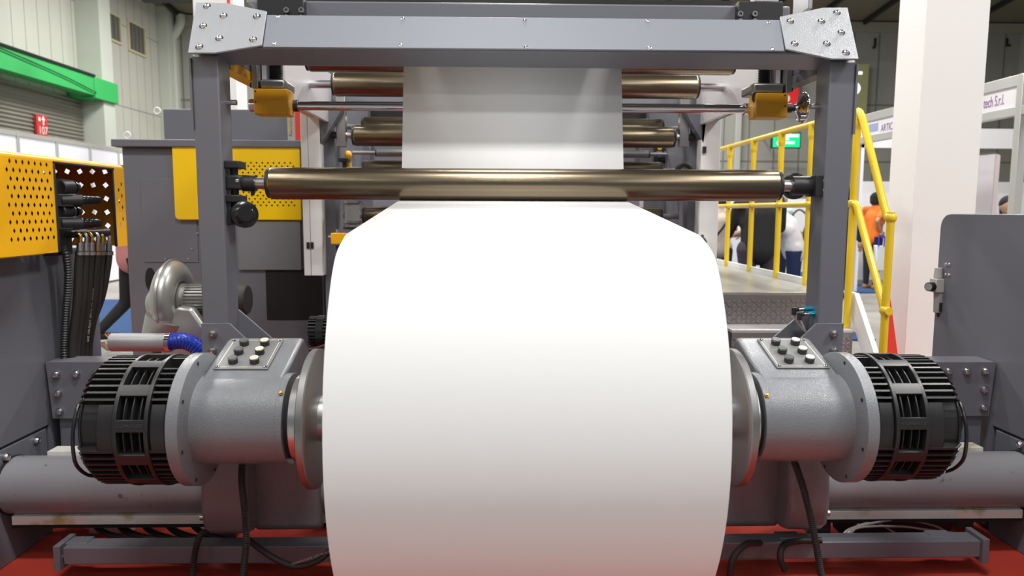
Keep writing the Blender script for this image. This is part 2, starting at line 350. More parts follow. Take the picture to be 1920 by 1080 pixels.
# ------------------------------------------------------------------ paper roll and web
AX = PD(985, 782.3, 2.34)          # chuck axis
AY, AZ = AX.y, AX.z
WX0, WX1 = -.395, .555
def camyz(D, up):                  # camera-plane depth / height -> (y, z) on the machine
    p = CP + CM @ V((0, up, -D)); return V((0, p.y, p.z))
def build_paper():
    prof = []
    for py, w in ((440, 661), (444, 667.5), (450, 676), (458, 687), (468, 698.5), (480, 708.5), (497, 717.5), (520, 727)):
        D = 1274.7 / w; prof.append(camyz(D, -(py - 540) / F * D))
    C = camyz(2.34, -.3276); R = .6786
    a0 = atan2(prof[-1].z - C.z, prof[-1].y - C.y)
    r0 = (prof[-1] - C).length
    for k in range(1, 33):         # the front, down to the bottom
        t = k / 32; a = a0 + (radians(275) - a0 if a0 > 0 else 0) * t
        r = r0 + (R - r0) * min(1, t * 4); prof.append(V((0, C.y + r * cos(a), C.z + r * sin(a))))
    last = prof[-1]; A = V((0, AY, AZ)); rl = (last - A).length; al = atan2(last.z - A.z, last.y - A.y)
    if al < 0: al += 2 * pi
    first = prof[0]; af = atan2(first.z - A.z, first.y - A.y) + 2 * pi; rf = (first - A).length
    K = 30
    for k in range(1, K):
        t = k / K; a = al + (af - al) * t
        r = rl + (.57 - rl) * min(1, t * 3) if t < .5 else .57 + (rf - .57) * max(0, (t - .72) / .28) ** 1.5
        if cos(a) < .35 and sin(a) > 0: r = min(r, (first.z - .008 - A.z) / sin(a))
        prof.append(V((0, A.y + r * cos(a), A.z + r * sin(a))))
    th = thing('paper_roll', 'huge white paper roll clamped between two grey chuck arms, web rising to rollers', 'paper roll', (.08, AY, .12))
    m = MB(); L = [p + V((WX0, 0, 0)) for p in prof]; Rr = [p + V((WX1, 0, 0)) for p in prof]
    m.loft([L + [L[0]], Rr + [Rr[0]]]); bmesh.ops.remove_doubles(m.bm, verts=m.bm.verts, dist=1e-5)
    m.face(L); m.face(Rr); m.build('wound_paper', PAPER, th, smooth=35)
    cc = mat('cardboard_core', (.35, .22, .12), .8)
    for x0, x1 in ((WX0 - .10, WX0 + .02), (WX1 - .02, WX1 + .10)): m = MB(); m.ring((x0, AY, AZ), (x1, AY, AZ), .085, .0765, 32); m.build('core', cc, th)
    # web: tangent line -> under the front roller -> up behind it -> back over the upper roller
    T = prof[0]; rc = PD(982, 346, 3.0); RC = V((0, rc.y, rc.z)); RR = .066
    d = (RC - T); base = atan2(d.z, d.y); off = math.asin((RR + .0006) / d.length); dirn = base - off
    tl = sqrt(d.length ** 2 - RR ** 2); B = T + V((0, cos(dirn), sin(dirn))) * tl
    path = [T.lerp(B, k / 6) for k in range(7)]
    top = PD(963, 128, 3.13); TP = V((0, top.y, top.z)); TP2 = TP + (TP - RC).normalized() * .22
    d2 = TP - RC; ang_end = atan2(d2.z, d2.y) - math.acos(RR / d2.length)
    a = atan2(B.z - RC.z, B.y - RC.y); 
    while ang_end < a: ang_end += 2 * pi
    if ang_end - a > 2 * pi: ang_end -= 2 * pi
    for k in range(1, 12): t = a + (ang_end - a) * k / 11; path.append(RC + V((0, cos(t), sin(t))) * (RR + .0006))
    path += [path[-1].lerp(TP, .5), TP, TP + V((0, .012, .10)), TP + V((0, .05, .14)), TP + V((0, .12, .155)), TP + V((0, .4, .15))]
    m = MB(); fac = .9985
    m.loft([[p + V((WX0, 0, 0)) for p in path], [p + V((WX1, 0, 0)) for p in path]])
    o = m.build('paper_web', PAPER, th, smooth=35)
    s = o.modifiers.new('sheet', 'SOLIDIFY'); s.thickness = .0006
    return RC, RR
RC, RR = build_paper()

# ------------------------------------------------------------------ rollers
def roller(label, y, z, x0, x1, r, s0, s1, rs, shell=None, name='guide_roller'):
    th = thing(name, label, 'roller', ((x0 + x1) / 2, y, z - r), 'guide rollers')
    m = MB(); L = x1 - x0
    m.lathe((x0, y, z), (1, 0, 0), [(0, 0), (0, r * .9), (.006, r * .97), (.012, r), (L - .012, r), (L - .006, r * .97), (L, r * .9), (L, 0)], 48); m.build('shell', shell or BRONZE, th, smooth=30)
    for a, b in ((s0, x0), (x1, s1)):
        m = MB(); m.cyl((a, y, z), (b, y, z), rs, n=24); m.build('shaft', STEEL, th)
        m = MB(); xe = b if b == x0 else a; m.ring((xe - .008, y, z), (xe + .008, y, z), r * .93, rs, 32); m.build('end_cap', BLACK, th)
    return th
def xat(px, y, z):                      # x where a pixel column meets the line (y, z)
    py = 540
    for _ in range(4):
        p = PY(px, py, y); q = CM.transposed() @ (V((p.x, y, z)) - CP); py = 540 - F * q.y / -q.z
    return PY(px, py, y).x
def build_front_roller():
    y, z = RC.y, RC.z; X = lambda px: xat(px, y, z)
    th = roller('long bronze roller spanning the two grey front columns just above the paper roll', y, z, X(507), X(1457), RR, X(470), X(1492), .024)
    # left end: hinge block with two lugs, pin and hand knob
    m = MB(); m.cyl((X(455), y, z), (X(480), y, z), .034); m.build('shaft_clamp', BLACK, th)
    m = MB(); m.box(X(430), X(458), y - .045, y + .045, z - .028, z + .032); m.build('pivot_block', BLACK, th, bevel=.008)
    inst('screw', 'screw', th, (X(452), y - .045, z + .008), (0, -1, 0))
    m = MB(); m.cyl((X(440), y, z - .085), (X(440), y, z + .09), .016); m.build('pivot_pin', BLACK, th)
    for dz in (.074, -.064):
        m = MB(); m.box(X(419), X(456), y - .05, y + .045, z + dz - .015, z + dz + .015); m.build('lug', BLACK, th, bevel=.004)
    kz = z - .128; kx = X(452)
    m = MB(); m.lathe((kx + .02, y - .03, kz), (.5, -1, .1), [(-.03, 0), (-.03, .03), (-.018, .05), (0, .056), (.014, .053), (.02, .036), (.03, .03), (.03, 0)], 36); m.build('hand_knob', BLACKG, th)
    m = MB(); m.cyl((X(424), y, kz + .005), (kx + .02, y, kz), .04); m.box(X(424), X(438), y - .04, y + .04, kz - .045, kz + .06); m.build('knob_housing', BLACK, th, bevel=.004)
    m = MB(); m.cyl((X(473), y, z - .05), (X(473), y, z - .03), .008, n=8); m.build('grease_nipple', BLACK, th)
    # right end: round flange and square bracket
    m = MB(); m.cyl((X(1484), y, z), (X(1520), y, z), .04); m.build('shaft_clamp', BLACK, th)
    m = MB(); m.lathe((X(1500), y + .065, z), (-.15, -1, 0), [(0, 0), (0, .05), (.004, .056), (.016, .056), (.02, .048), (.018, .03), (.018, 0)], 36); m.build('flange_disc', BLACKG, th)
    m = MB(); m.box(X(1518), X(1549), y - .06, y + .04, z - .045, z + .042); m.build('mounting_block', BLACK, th, bevel=.003)
    for dz in (.02, -.02): inst('screw', 'screw', th, (X(1534), y - .06, z + dz), (0, -1, 0))
build_front_roller()
def far_roller(px0, px1, yt, yb, r, s0, s1, label, rs=.02, shell=None):
    Y = 2.13 * F / (px1 - px0) * .985
    a = PY((px0 + px1) / 2, (yt + yb) / 2, Y); X = lambda px: xat(px, Y, a.z)
    return roller(label, Y, a.z, X(px0), X(px1), r, X(s0), X(s1), rs, shell), Y, a.z
far_roller(578, 1373, 88, 138, .062, 560, 1391, 'dark bronze roller tucked just under the underside of the top beam')
ru, YU, ZU = far_roller(627, 1306, 140, 182, .066, 545, 1405, 'bronze roller behind the web, uppermost of those seen below the beam', .022)
r1, Y1_, Z1_ = far_roller(682, 1240, 218, 262, .068, 632, 1285, 'bronze roller partly hidden, peeking over the one with bolted steel arms')
r2, Y2_, Z2_ = far_roller(664, 1262, 236, 276, .067, 636, 1290, 'bronze roller hung on two bolted steel arms behind the web')
r3, Y3_, Z3_ = far_roller(683, 1238, 299, 341, .066, 640, 1280, 'bronze roller just showing above the long front roller')
r4, Y4_, Z4_ = far_roller(683, 1238, 384, 426, .064, 633, 1286, 'bronze roller showing on both sides beneath the long front roller')
far_roller(706, 1216, 276, 300, .03, 660, 1250, 'thin steel roller in the gap between two bronze rollers', .015, STEEL)
# swing arms of the hung roller
for px, lab in ((642, 'left'), (1280, 'right')):
    t = PY(px, 180, Y2_ + .02); b = PY(px, 262, Y2_ + .02)
    m = MB(); m.box(t.x - .03, t.x + .03, Y2_ - .05, Y2_ + .0, b.z - .05, t.z + .1)
    o = m.build('swing_arm', STEEL, r2, bevel=.004); 
    m = MB(); s = -1 if lab == 'left' else 1; m.cyl((t.x, Y2_ - .02, Z2_), (t.x + s * .07, Y2_ - .02, Z2_), .022); m.build('pivot_bolt', BLACK, r2)

# ------------------------------------------------------------------ front gantry
YF = 2.95
def build_gantry():
    th = thing('machine_gantry', 'grey steel portal frame with bolted corner plates spanning above the paper', 'machine frame', (MC, YF, .0))
    # tilted cross beam: front plane from the two lower cover edges to its upper edge
    fl, fr = PY(490, 91, YF), PY(1470, 98, YF); tl, tr = PY(500, 29, YF + .105), PY(1463, 39, YF + .105)
    zb = (fl.z + fr.z) / 2; zt = (tl.z + tr.z) / 2
    e1 = V((0, .105, zt - zb)); n = V((0, -(zt - zb), .105)).normalized()   # up the face / outward normal
    rb = PY(960, 126.5, YF + .135); e2 = V((0, .135, rb.z - zb))
    p0 = V((0, YF, zb)); xl, xr = PY(357, 106, YF).x, PY(1607, 115, YF).x
    CW = .105; CD = .135
    # columns
    for x0, x1 in ((xl, xl + CW), (xr - CW, xr)):
        m = MB(); m.prism([(x0, YF + .006, .0), (x0, YF + CD, .0), (x0, YF + CD, rb.z + .1), (x0, YF + .006, zb - .03)], (x1 - x0, 0, 0)); m.build('column', GREY, th, bevel=.006)
    q = p0 + n * -.004
    m = MB(); c = [q + V((xl + .01, 0, 0)), q + V((xl + .01, 0, 0)) + e1, q + V((xl + .01, 0, 0)) + e1 + e2, q + V((xl + .01, 0, 0)) + e2]
    m.prism(c, (xr - xl - .02, 0, 0)); m.build('cross_beam', GREY, th, bevel=.008)
    # cover plate on the tilted face
    m = MB(); pts = [PP(px, py, p0, n) for px, py in ((494, 90.5), (502, 31), (1461, 40.5), (1470, 98))]
    m.prism(pts, n * .008); m.build('beam_cover', COVER, th, bevel=.001)
    for px, py in ((523, 35), (516, 85), (756, 38), (752, 88), (984, 41), (986, 91), (1213, 43), (1217, 93), (1439, 45), (1447, 95)):
        inst('screw', 'screw', th, PP(px, py, p0, n) + n * .008, n)
    # corner plates
    for poly, bolts in (([(370, 9.5), (430, 12), (502, 27), (493, 90), (405, 104.5), (355, 104.5)], ((391, 18), (422, 36), (484, 37), (384, 55), (414, 78), (477, 80), (377, 94))),
                        ([(1540, 20), (1586, 20), (1607, 115.5), (1557, 115.5), (1471, 97), (1460, 37)], ((1479, 46), (1537, 46), (1566, 30), (1574, 67), (1487, 88), (1547, 88), (1583, 105)))):
        m = MB(); m.prism([PP(x, y, p0, n) + n * .008 for x, y in poly], n * .008); g = m.build('corner_plate', HAMP, th, bevel=.0015)
        for x, y in bolts: inst('bolt', 'bolt', g, PP(x, y, p0, n) + n * .016, n)
    # outer side plates with bolts, thin, seen edge on
    for s, x in ((-1, xl), (1, xr)):
        m = MB(); m.box(min(x, x + s * .008), max(x, x + s * .008), YF + .0, YF + .13, zb - .32, zb - .04); g = m.build('side_plate', GREY, th)
        for zz in (zb - .06, zb - .28): inst('bolt', 'bolt', g, (x + s * .008, YF + .03, zz), (s, 0, 0))
        m = MB(); m.cyl((x - s * .09, YF + .085, zb - .2), (x - s * .145, YF + .085, zb - .2), .011); m.build('stop_pin', STEEL, th)
    # side rails running back to the printing frames, yellow lower strip on the left
    for s, x in ((-1, xl + CW), (1, xr - CW)):
        m = MB(); m.box(min(x, x + s * .09), max(x, x + s * .09), YF + CD, 5.0, zb - .02, zb + .16); m.build('side_rail', GREY, th, bevel=.004)
        m = MB(); m.box(min(x - s * .004, x + s * .06), max(x - s * .004, x + s * .06), YF + CD, 5.0, zb - .06, zb - .022); m.build('rail_strip', YELB if s < 0 else GREY2, th)
        # aluminium guide plates, inside faces
        xi = x - s * .06
        m = MB(); m.prism([(xi, YF + .42, rb.z - .05), (xi, YF + .42, rb.z + .26), (xi, 4.7, rb.z + .26), (xi, 4.7, rb.z - .05)], (s * .02, 0, 0)); m.build('guide_plate', ALU, th, bevel=.002)
    # base gussets and outrigger boxes
    for px, s in ((401, -1), (1561, 1)):
        b = PY(px, 625, YF - .004); x = xl if s < 0 else xr
        w = CW if s < 0 else -CW
        gx = [x - s * .0, x - s * .06, x - s * .165, x - s * .165, x]
        zt_ = PY(px, 606, YF).z
        m = MB(); m.prism([(gx[0], YF - .008, zt_), (x - s * .115, YF - .008, zt_), (x - s * .2, YF - .008, zt_ - .085), (x - s * .2, YF - .008, .5), (gx[0], YF - .008, .5)], (0, .012, 0)); g = m.build('base_gusset', GREY, th, bevel=.001)
        m = MB(); m.prism([(x - s * .105, YF + CD - .01, zt_ + .04), (x - s * .26, YF + CD - .01, zt_ - .10), (x - s * .26, YF + CD - .01, .5), (x - s * .105, YF + CD - .01, .5)], (0, .012, 0)); m.build('rear_gusset', GREY, th, bevel=.001)
        inst('cap_bolt', 'cap_bolt', g, (b.x, YF - .008, b.z), (0, -1, 0)); c = PY(px, 656, YF); inst('cap_bolt', 'cap_bolt', g, (c.x, YF - .008, c.z), (0, -1, 0))
    return xl, xr, zb, zt, p0, e1, e2, n, rb
XGL, XGR, ZB, ZT, GP0, GE1, GE2, GN, RB = build_gantry()

# second beam and screw jacks behind the cover
def build_jacks():
    YJ = 3.42
    a, b = PY(480, 17, YJ), PY(1465, 22, YJ)
    m = MB(); zt = (a.z + b.z) / 2; m.box(XGL + .14, XGR - .14, YJ - .12, YJ + .05, zt - .16, zt)
    th = thing('jack_beam', 'second grey beam seen just above the front cover, carrying black jack blocks', 'beam', (MC, YJ, zt - .16))
    m.build('beam', GREY, th, bevel=.008)
    for pxs in ((486, 524), (1385, 1470)):
        pass
    for x0, x1, hs in ((486, 573, (538, 566)), (1381, 1463, (1387, 1414))):
        A, B = PY(x0, 15, YJ - .14), PY(x1, 31, YJ - .14)
        m = MB(); m.box(A.x, B.x, YJ - .17, YJ - .12, zt - .12, zt + .004); g = m.build('jack_block', BLACK, th, bevel=.003)
        for px in hs:
            for py in ((20, 34) if x0 < 900 else (27, 41)):
                c = PY(px, py, YJ - .17); m = MB(); m.lathe((c.x, YJ - .17, c.z), (0, -1, 0), [(0, 0), (0, .012), (.012, .012), (.012, .007), (.004, .007), (.004, 0)], 18); m.build('socket_screw', DSTEEL, g)
    # jack screws with gearboxes
    for side, pr, gb, nut in (('left', 517, (475, 540, 166, 213), (486, 534, 148, 166)), ('right', 1433, (1419, 1476, 174, 219), (1413, 1470, 155, 174))):
        s = -1 if side == 'left' else 1
        c = PY(pr, 140, YJ + .02); zbt = PY(pr, 160, YJ).z; ztp = PY(pr, -40, YJ).z
        th = thing('screw_jack', 'yellow gearbox and black threaded jack screw under the beam, %s' % ('end without the handwheel' if s < 0 else 'end beside the chrome handwheel'), 'screw jack', (c.x, YJ, zbt - .1), 'screw jacks')
        m = MB(); n_ = int((ztp - zbt) / .008); prof = [(0, 0)]
        for i in range(n_): prof += [(i * .008, .024), (i * .008 + .004, .029)]
        prof += [(n_ * .008, .024), (n_ * .008, 0)]
        m.lathe((c.x, YJ + .02, zbt), (0, 0, 1), prof, 20); m.build('jack_screw', BLACK, th, smooth=20)
        A, B = PY(gb[0], gb[2], YJ - .1), PY(gb[1], gb[3], YJ - .1)
        m = MB(); m.prism([(A.x, YJ - .1, B.z), (A.x, YJ - .1, A.z), (A.x, YJ + .0, A.z), (A.x, YJ + .0, B.z - .004), (A.x, YJ - .09, B.z - .004)], (B.x - A.x, 0, 0)); g = m.build('gearbox', YELB, th, bevel=.003)
        for py in (gb[2] + 5, gb[2] + 25):
            q = PY(gb[0] + 4 if s < 0 else gb[1] - 4, py, YJ - .1); m = MB(); m.cyl((q.x, YJ - .1, q.z), (q.x, YJ - .102, q.z), .004, n=8); m.build('screw', BLACK, g)
        A, B = PY(nut[0], nut[2], YJ - .09), PY(nut[1], nut[3], YJ - .09)
        m = MB(); m.box(A.x, B.x, YJ - .09, YJ + .08, B.z, A.z); m.build('nut_block', DSTEEL, th, bevel=.01)
        x = A.x - .018 if s < 0 else B.x + .018
        m = MB(); m.box(x - .014, x + .014, YJ - .1, YJ + .12, B.z, A.z + .11); g = m.build('guide_bracket', DSTEEL, th, bevel=.003)
        for dz in (.02, .075): m = MB(); m.cyl((x + s * .012, YJ - .05, B.z + dz), (x + s * .035, YJ - .05, B.z + dz), .011, n=12); m.build('bracket_bolt', BLACK, g)
        m = MB(); xq = x - s * .07; m.box(min(x, xq), max(x, xq), YJ + .1, YJ + .13, A.z, A.z + .25); m.build('slide_plate', ALU, th)
        if s < 0:
            q = PY(470, 198, YJ); m = MB(); m.cyl((q.x, YJ, q.z), (q.x + .05, YJ, q.z), .03); m.build('shaft_end', CHROME, th)
        else:
            m = MB(); q = PY(1408, 170, YJ); m.tube(spline([(q.x + .03, YJ - .06, q.z + .0), (q.x - .005, YJ - .07, q.z - .02), (q.x - .012, YJ - .07, q.z - .05), (q.x + .02, YJ - .06, q.z - .085)], 5), .007, 8); m.ball((q.x + .02, YJ - .07, q.z + .005), .016); m.build('sensor_cable', BLACK, th)
    # cross shaft
    L, R_ = PY(541, 198, YJ), PY(1413, 205, YJ); z = (L.z + R_.z) / 2
    th = thing('cross_shaft', 'long polished steel shaft linking the two yellow gearboxes', 'shaft', (MC, YJ, z - .02))
    m = MB(); m.cyl((L.x, YJ, z), (R_.x, YJ, z), .021); m.build('shaft', CHROME, th)
    for x, d in ((L.x, -.02), (R_.x, -.045)): m = MB(); m.cyl((x + d, YJ, z), (x + d + .065, YJ, z), .027); m.build('coupling', BLACK if d > -.03 else CHROME, th)
    # handwheel
    c = PY(1497, 203, YJ); cx, cz = c.x, c.z
    th = thing('handwheel', 'chrome handwheel on the shaft of the right yellow gearbox', 'handwheel', (cx, YJ, cz - .07))
    ax = V((1, 0, 0))
    m = MB(); m.torus((cx + .02, YJ, cz), ax, .066, .008, 40, 12); m.build('rim', CHROME, th)
    m = MB(); m.lathe((cx - .02, YJ, cz), ax, [(0, 0), (0, .018), (.012, .018), (.03, .05), (.037, .06), (.034, .062), (.02, .03), (.05, .014), (.05, 0)], 32); m.build('dish', CHROME, th)
    m = MB(); m.cyl((cx - .085, YJ, cz), (cx + .0, YJ, cz), .014); m.ring((cx - .06, YJ, cz), (cx - .035, YJ, cz), .022, .012); m.build('stub_shaft', BLACK, th)
    m = MB(); m.cyl((cx - .01, YJ - .045, cz - .045), (cx + .02, YJ - .045, cz - .045), .014); m.build('grip_boss', CHROME, th)
    # upright tensioner above the beam on the right
    p = PY(1500, 5, YJ); m = MB(); m.box(p.x - .012, p.x + .008, YJ - .12, YJ + .05, zt - .01, zt + .22); m.build('upright_plate', STEEL, bevel=.002, label='narrow bright steel upright standing on the beam near the red clamp', cat='plate')
    p = PY(488, 5, YJ); m = MB(); m.box(p.x - .022, p.x + .012, YJ - .12, YJ + .05, zt - .01, zt + .22); m.build('upright_plate', STEEL, bevel=.002, label='narrow bright steel upright standing on the beam beside the black hanging box', cat='plate')
    p = PY(1420, 11, YJ - .08); th = thing('air_clamp', 'small red and silver clamp beside the jack screw above the beam', 'clamp', (p.x, YJ, p.z))
    m = MB(); m.box(p.x - .014, p.x + .016, YJ - .1, YJ - .06, p.z - .014, p.z + .012); m.build('red_body', RED, th, bevel=.003)
    m = MB(); m.cyl((p.x - .035, YJ - .08, p.z - .004), (p.x - .014, YJ - .08, p.z - .002), .012); m.box(p.x - .02, p.x + .09, YJ - .1, YJ - .04, p.z + .014, p.z + .05); m.build('silver_head', STEEL, th, bevel=.002)
    m = MB(); m.bar((p.x - .03, YJ - .08, p.z - .002), (p.x - .075, YJ - .09, p.z - .022), .012, .012); m.build('lever', BLACK, th)
build_jacks()

# ------------------------------------------------------------------ unwinding stand
YT = 2.8
tl = PY(25, 903, YT); tr_ = PY(1912, 900, YT)
XSL, XSR, ZTUBE = tl.x, tr_.x, .301
def build_stand():
    th = thing('unwind_stand', 'low grey unwinding stand with side frames, thick cross tube and greasy rails', 'machine stand', (.1, YT, 0))
    m = MB(); m.cyl((XSL + .0, YT, ZTUBE), (XSR, YT, ZTUBE), .112, n=64); m.build('cross_tube', TUBEP, th)
    for x, s in ((XSL, 1), (XSR, -1)):
        m = MB(); m.ring((x - s * .004, YT, ZTUBE), (x + s * .01, YT, ZTUBE), .116, .105, 64); m.build('tube_collar', GAP, th)
    # guide rails
    ur = PY(100, 846, YT + .05); lr = PY(200, 970, YT - .03)
    m = MB(); m.box(XSL + .12, XSR - .14, YT + .03, YT + .1, ZTUBE + .07, ZTUBE + .124); m.build('guide_rail', GREASE, th, bevel=.002)
    m = MB(); m.prism([(XSL + .03, YT - .07, lr.z + .022), (XSL + .03, YT - .03, lr.z + .03), (XSL + .03, YT + .02, lr.z + .03), (XSL + .03, YT + .02, lr.z - .012), (XSL + .03, YT - .07, lr.z - .012)], (XSR - XSL - .06, 0, 0)); m.build('guide_rail', GREASE, th, bevel=.0015)
    m = MB(); m.box(XSL + .02, XSR - .02, YT - .06, YT + .03, lr.z - .03, lr.z - .012); m.build('rail_seat', GAP, th)
    # lower cross beam
    yb = 2.58; a = PY(300, 1026, yb); b = PY(300, 1058, yb)
    m = MB(); m.box(PY(118, 1040, yb).x, PY(1838, 1040, yb).x, yb, yb + .08, b.z, a.z); m.build('lower_beam', GREY, th, bevel=.004)
    for px in (128, 1780, 1490):
        x = PY(px, 1000, yb).x; m = MB(); m.box(x - .045, x + .045, yb + .03, yb + .09, a.z - .01, lr.z - .03); m.build('beam_post', GREY, th, bevel=.003)
    for px, s in ((108, 1), (1846, -1)):
        x = PY(px, 1030, yb).x; m = MB(); m.box(x - .012, x + .012, yb - .01, yb + .1, b.z - .02, a.z + .01); g = m.build('foot_plate', GREY, th, bevel=.002)
        inst('bolt', 'bolt', g, (x + s * .012, yb + .02, b.z + .02), (s, 0, 0))
    # side frames: inner plate, lower bearing plate, rib gap
    for s, X, zt, yr in ((-1, XSL, 1.21, None), (1, XSR, None, None)):
        yfar = PX(185, 560, X).y if s < 0 else PX(1758, 500, X).y
        ztop = zt or PX(1850, 401, X).z
        x0, x1 = (X - .16, X) if s < 0 else (X, X + .16)
        R_ = .07; arc = [(x0, yfar - R_ + R_ * sin(a), ztop - R_ + R_ * cos(a)) for a in [k * pi / 16 for k in range(9)]]
        zs0 = PX(12, 831, X).z if s < 0 else PX(1920, 814, X).z; zs1 = PX(92, 795, X).z if s < 0 else PX(1862, 790, X).z
        ys = PX(92, 795, X).y if s < 0 else PX(1862, 790, X).y
        m = MB(); m.prism([(x0, .4, .47), (x0, .4, ztop)] + arc + [(x0, yfar, .02), (x0, ys, .02), (x0, ys, .47)], (x1 - x0, 0, 0)); m.build('side_frame', GREY, th, bevel=.004)
        m = MB(); m.box(x0 + .0, x1 - .004 if s < 0 else x1, .4, ys, .47 - .008, .47) if s < 0 else m.box(x0 + .004, x1, .4, ys, .462, .47); m.build('seam_gap', GAP, th)
        m = MB(); m.prism([(x0, .9, .0), (x0, .9, .46), (x0, ys - .02, .46), (x0, ys - .02, .0)], (x1 - x0, 0, 0)); g = m.build('bearing_plate', GREY, th, bevel=.004)
        for px, py in (((66, 826), (8, 857)) if s < 0 else ((1915, 834), (1880, 858))):
            q = PX(px, py, X); inst('cap_bolt', 'cap_bolt', g, q, (-s, 0, 0))
        # outrigger bracket to the column
        yk = PX(85 if s < 0 else 1866, 740, X).y; A = PY(85 if s < 0 else 1868, 679, yk); Bz = PY(100, 785, yk).z if s < 0 else PY(1850, 780, yk).z
        xe = XGL + .03 if s < 0 else XGR - .03
        m = MB(); m.box(min(A.x, xe), max(A.x, xe), yk + .008, yk + .13, A.z - .13, A.z); m.build('outrigger', GREY, th, bevel=.003)
        L = .42; m = MB(); x = A.x
        m.prism([(x, yk, A.z), (x - s * L, yk, A.z), (x - s * L, yk, A.z - .1), (x - s * .19, yk, Bz), (x - s * .015, yk, Bz)], (0, .008, 0)); g = m.build('bracket_plate', GREY, th, bevel=.001)
        for px, py in (((107, 702), (144, 701), (180, 700), (110, 737), (113, 771)) if s < 0 else ((1777, 696), (1811, 696), (1846, 696), (1844, 730), (1843, 764))):
            q = PY(px, py, yk); inst('cap_bolt', 'cap_bolt', g, (q.x, yk, q.z), (0, -1, 0))
        m = MB(); m.box(min(x - s * .03, x - s * .11), max(x - s * .03, x - s * .11), yk + .02, yk + .1, .0, Bz); m.build('bracket_post', GREY, th, bevel=.003)
        m = MB(); m.box(min(x - s * .13, x - s * .55), max(x - s * .13, x - s * .55), yk + .1, yk + .14, .05, A.z - .1); m.build('rear_panel', GAP, th)
build_stand()

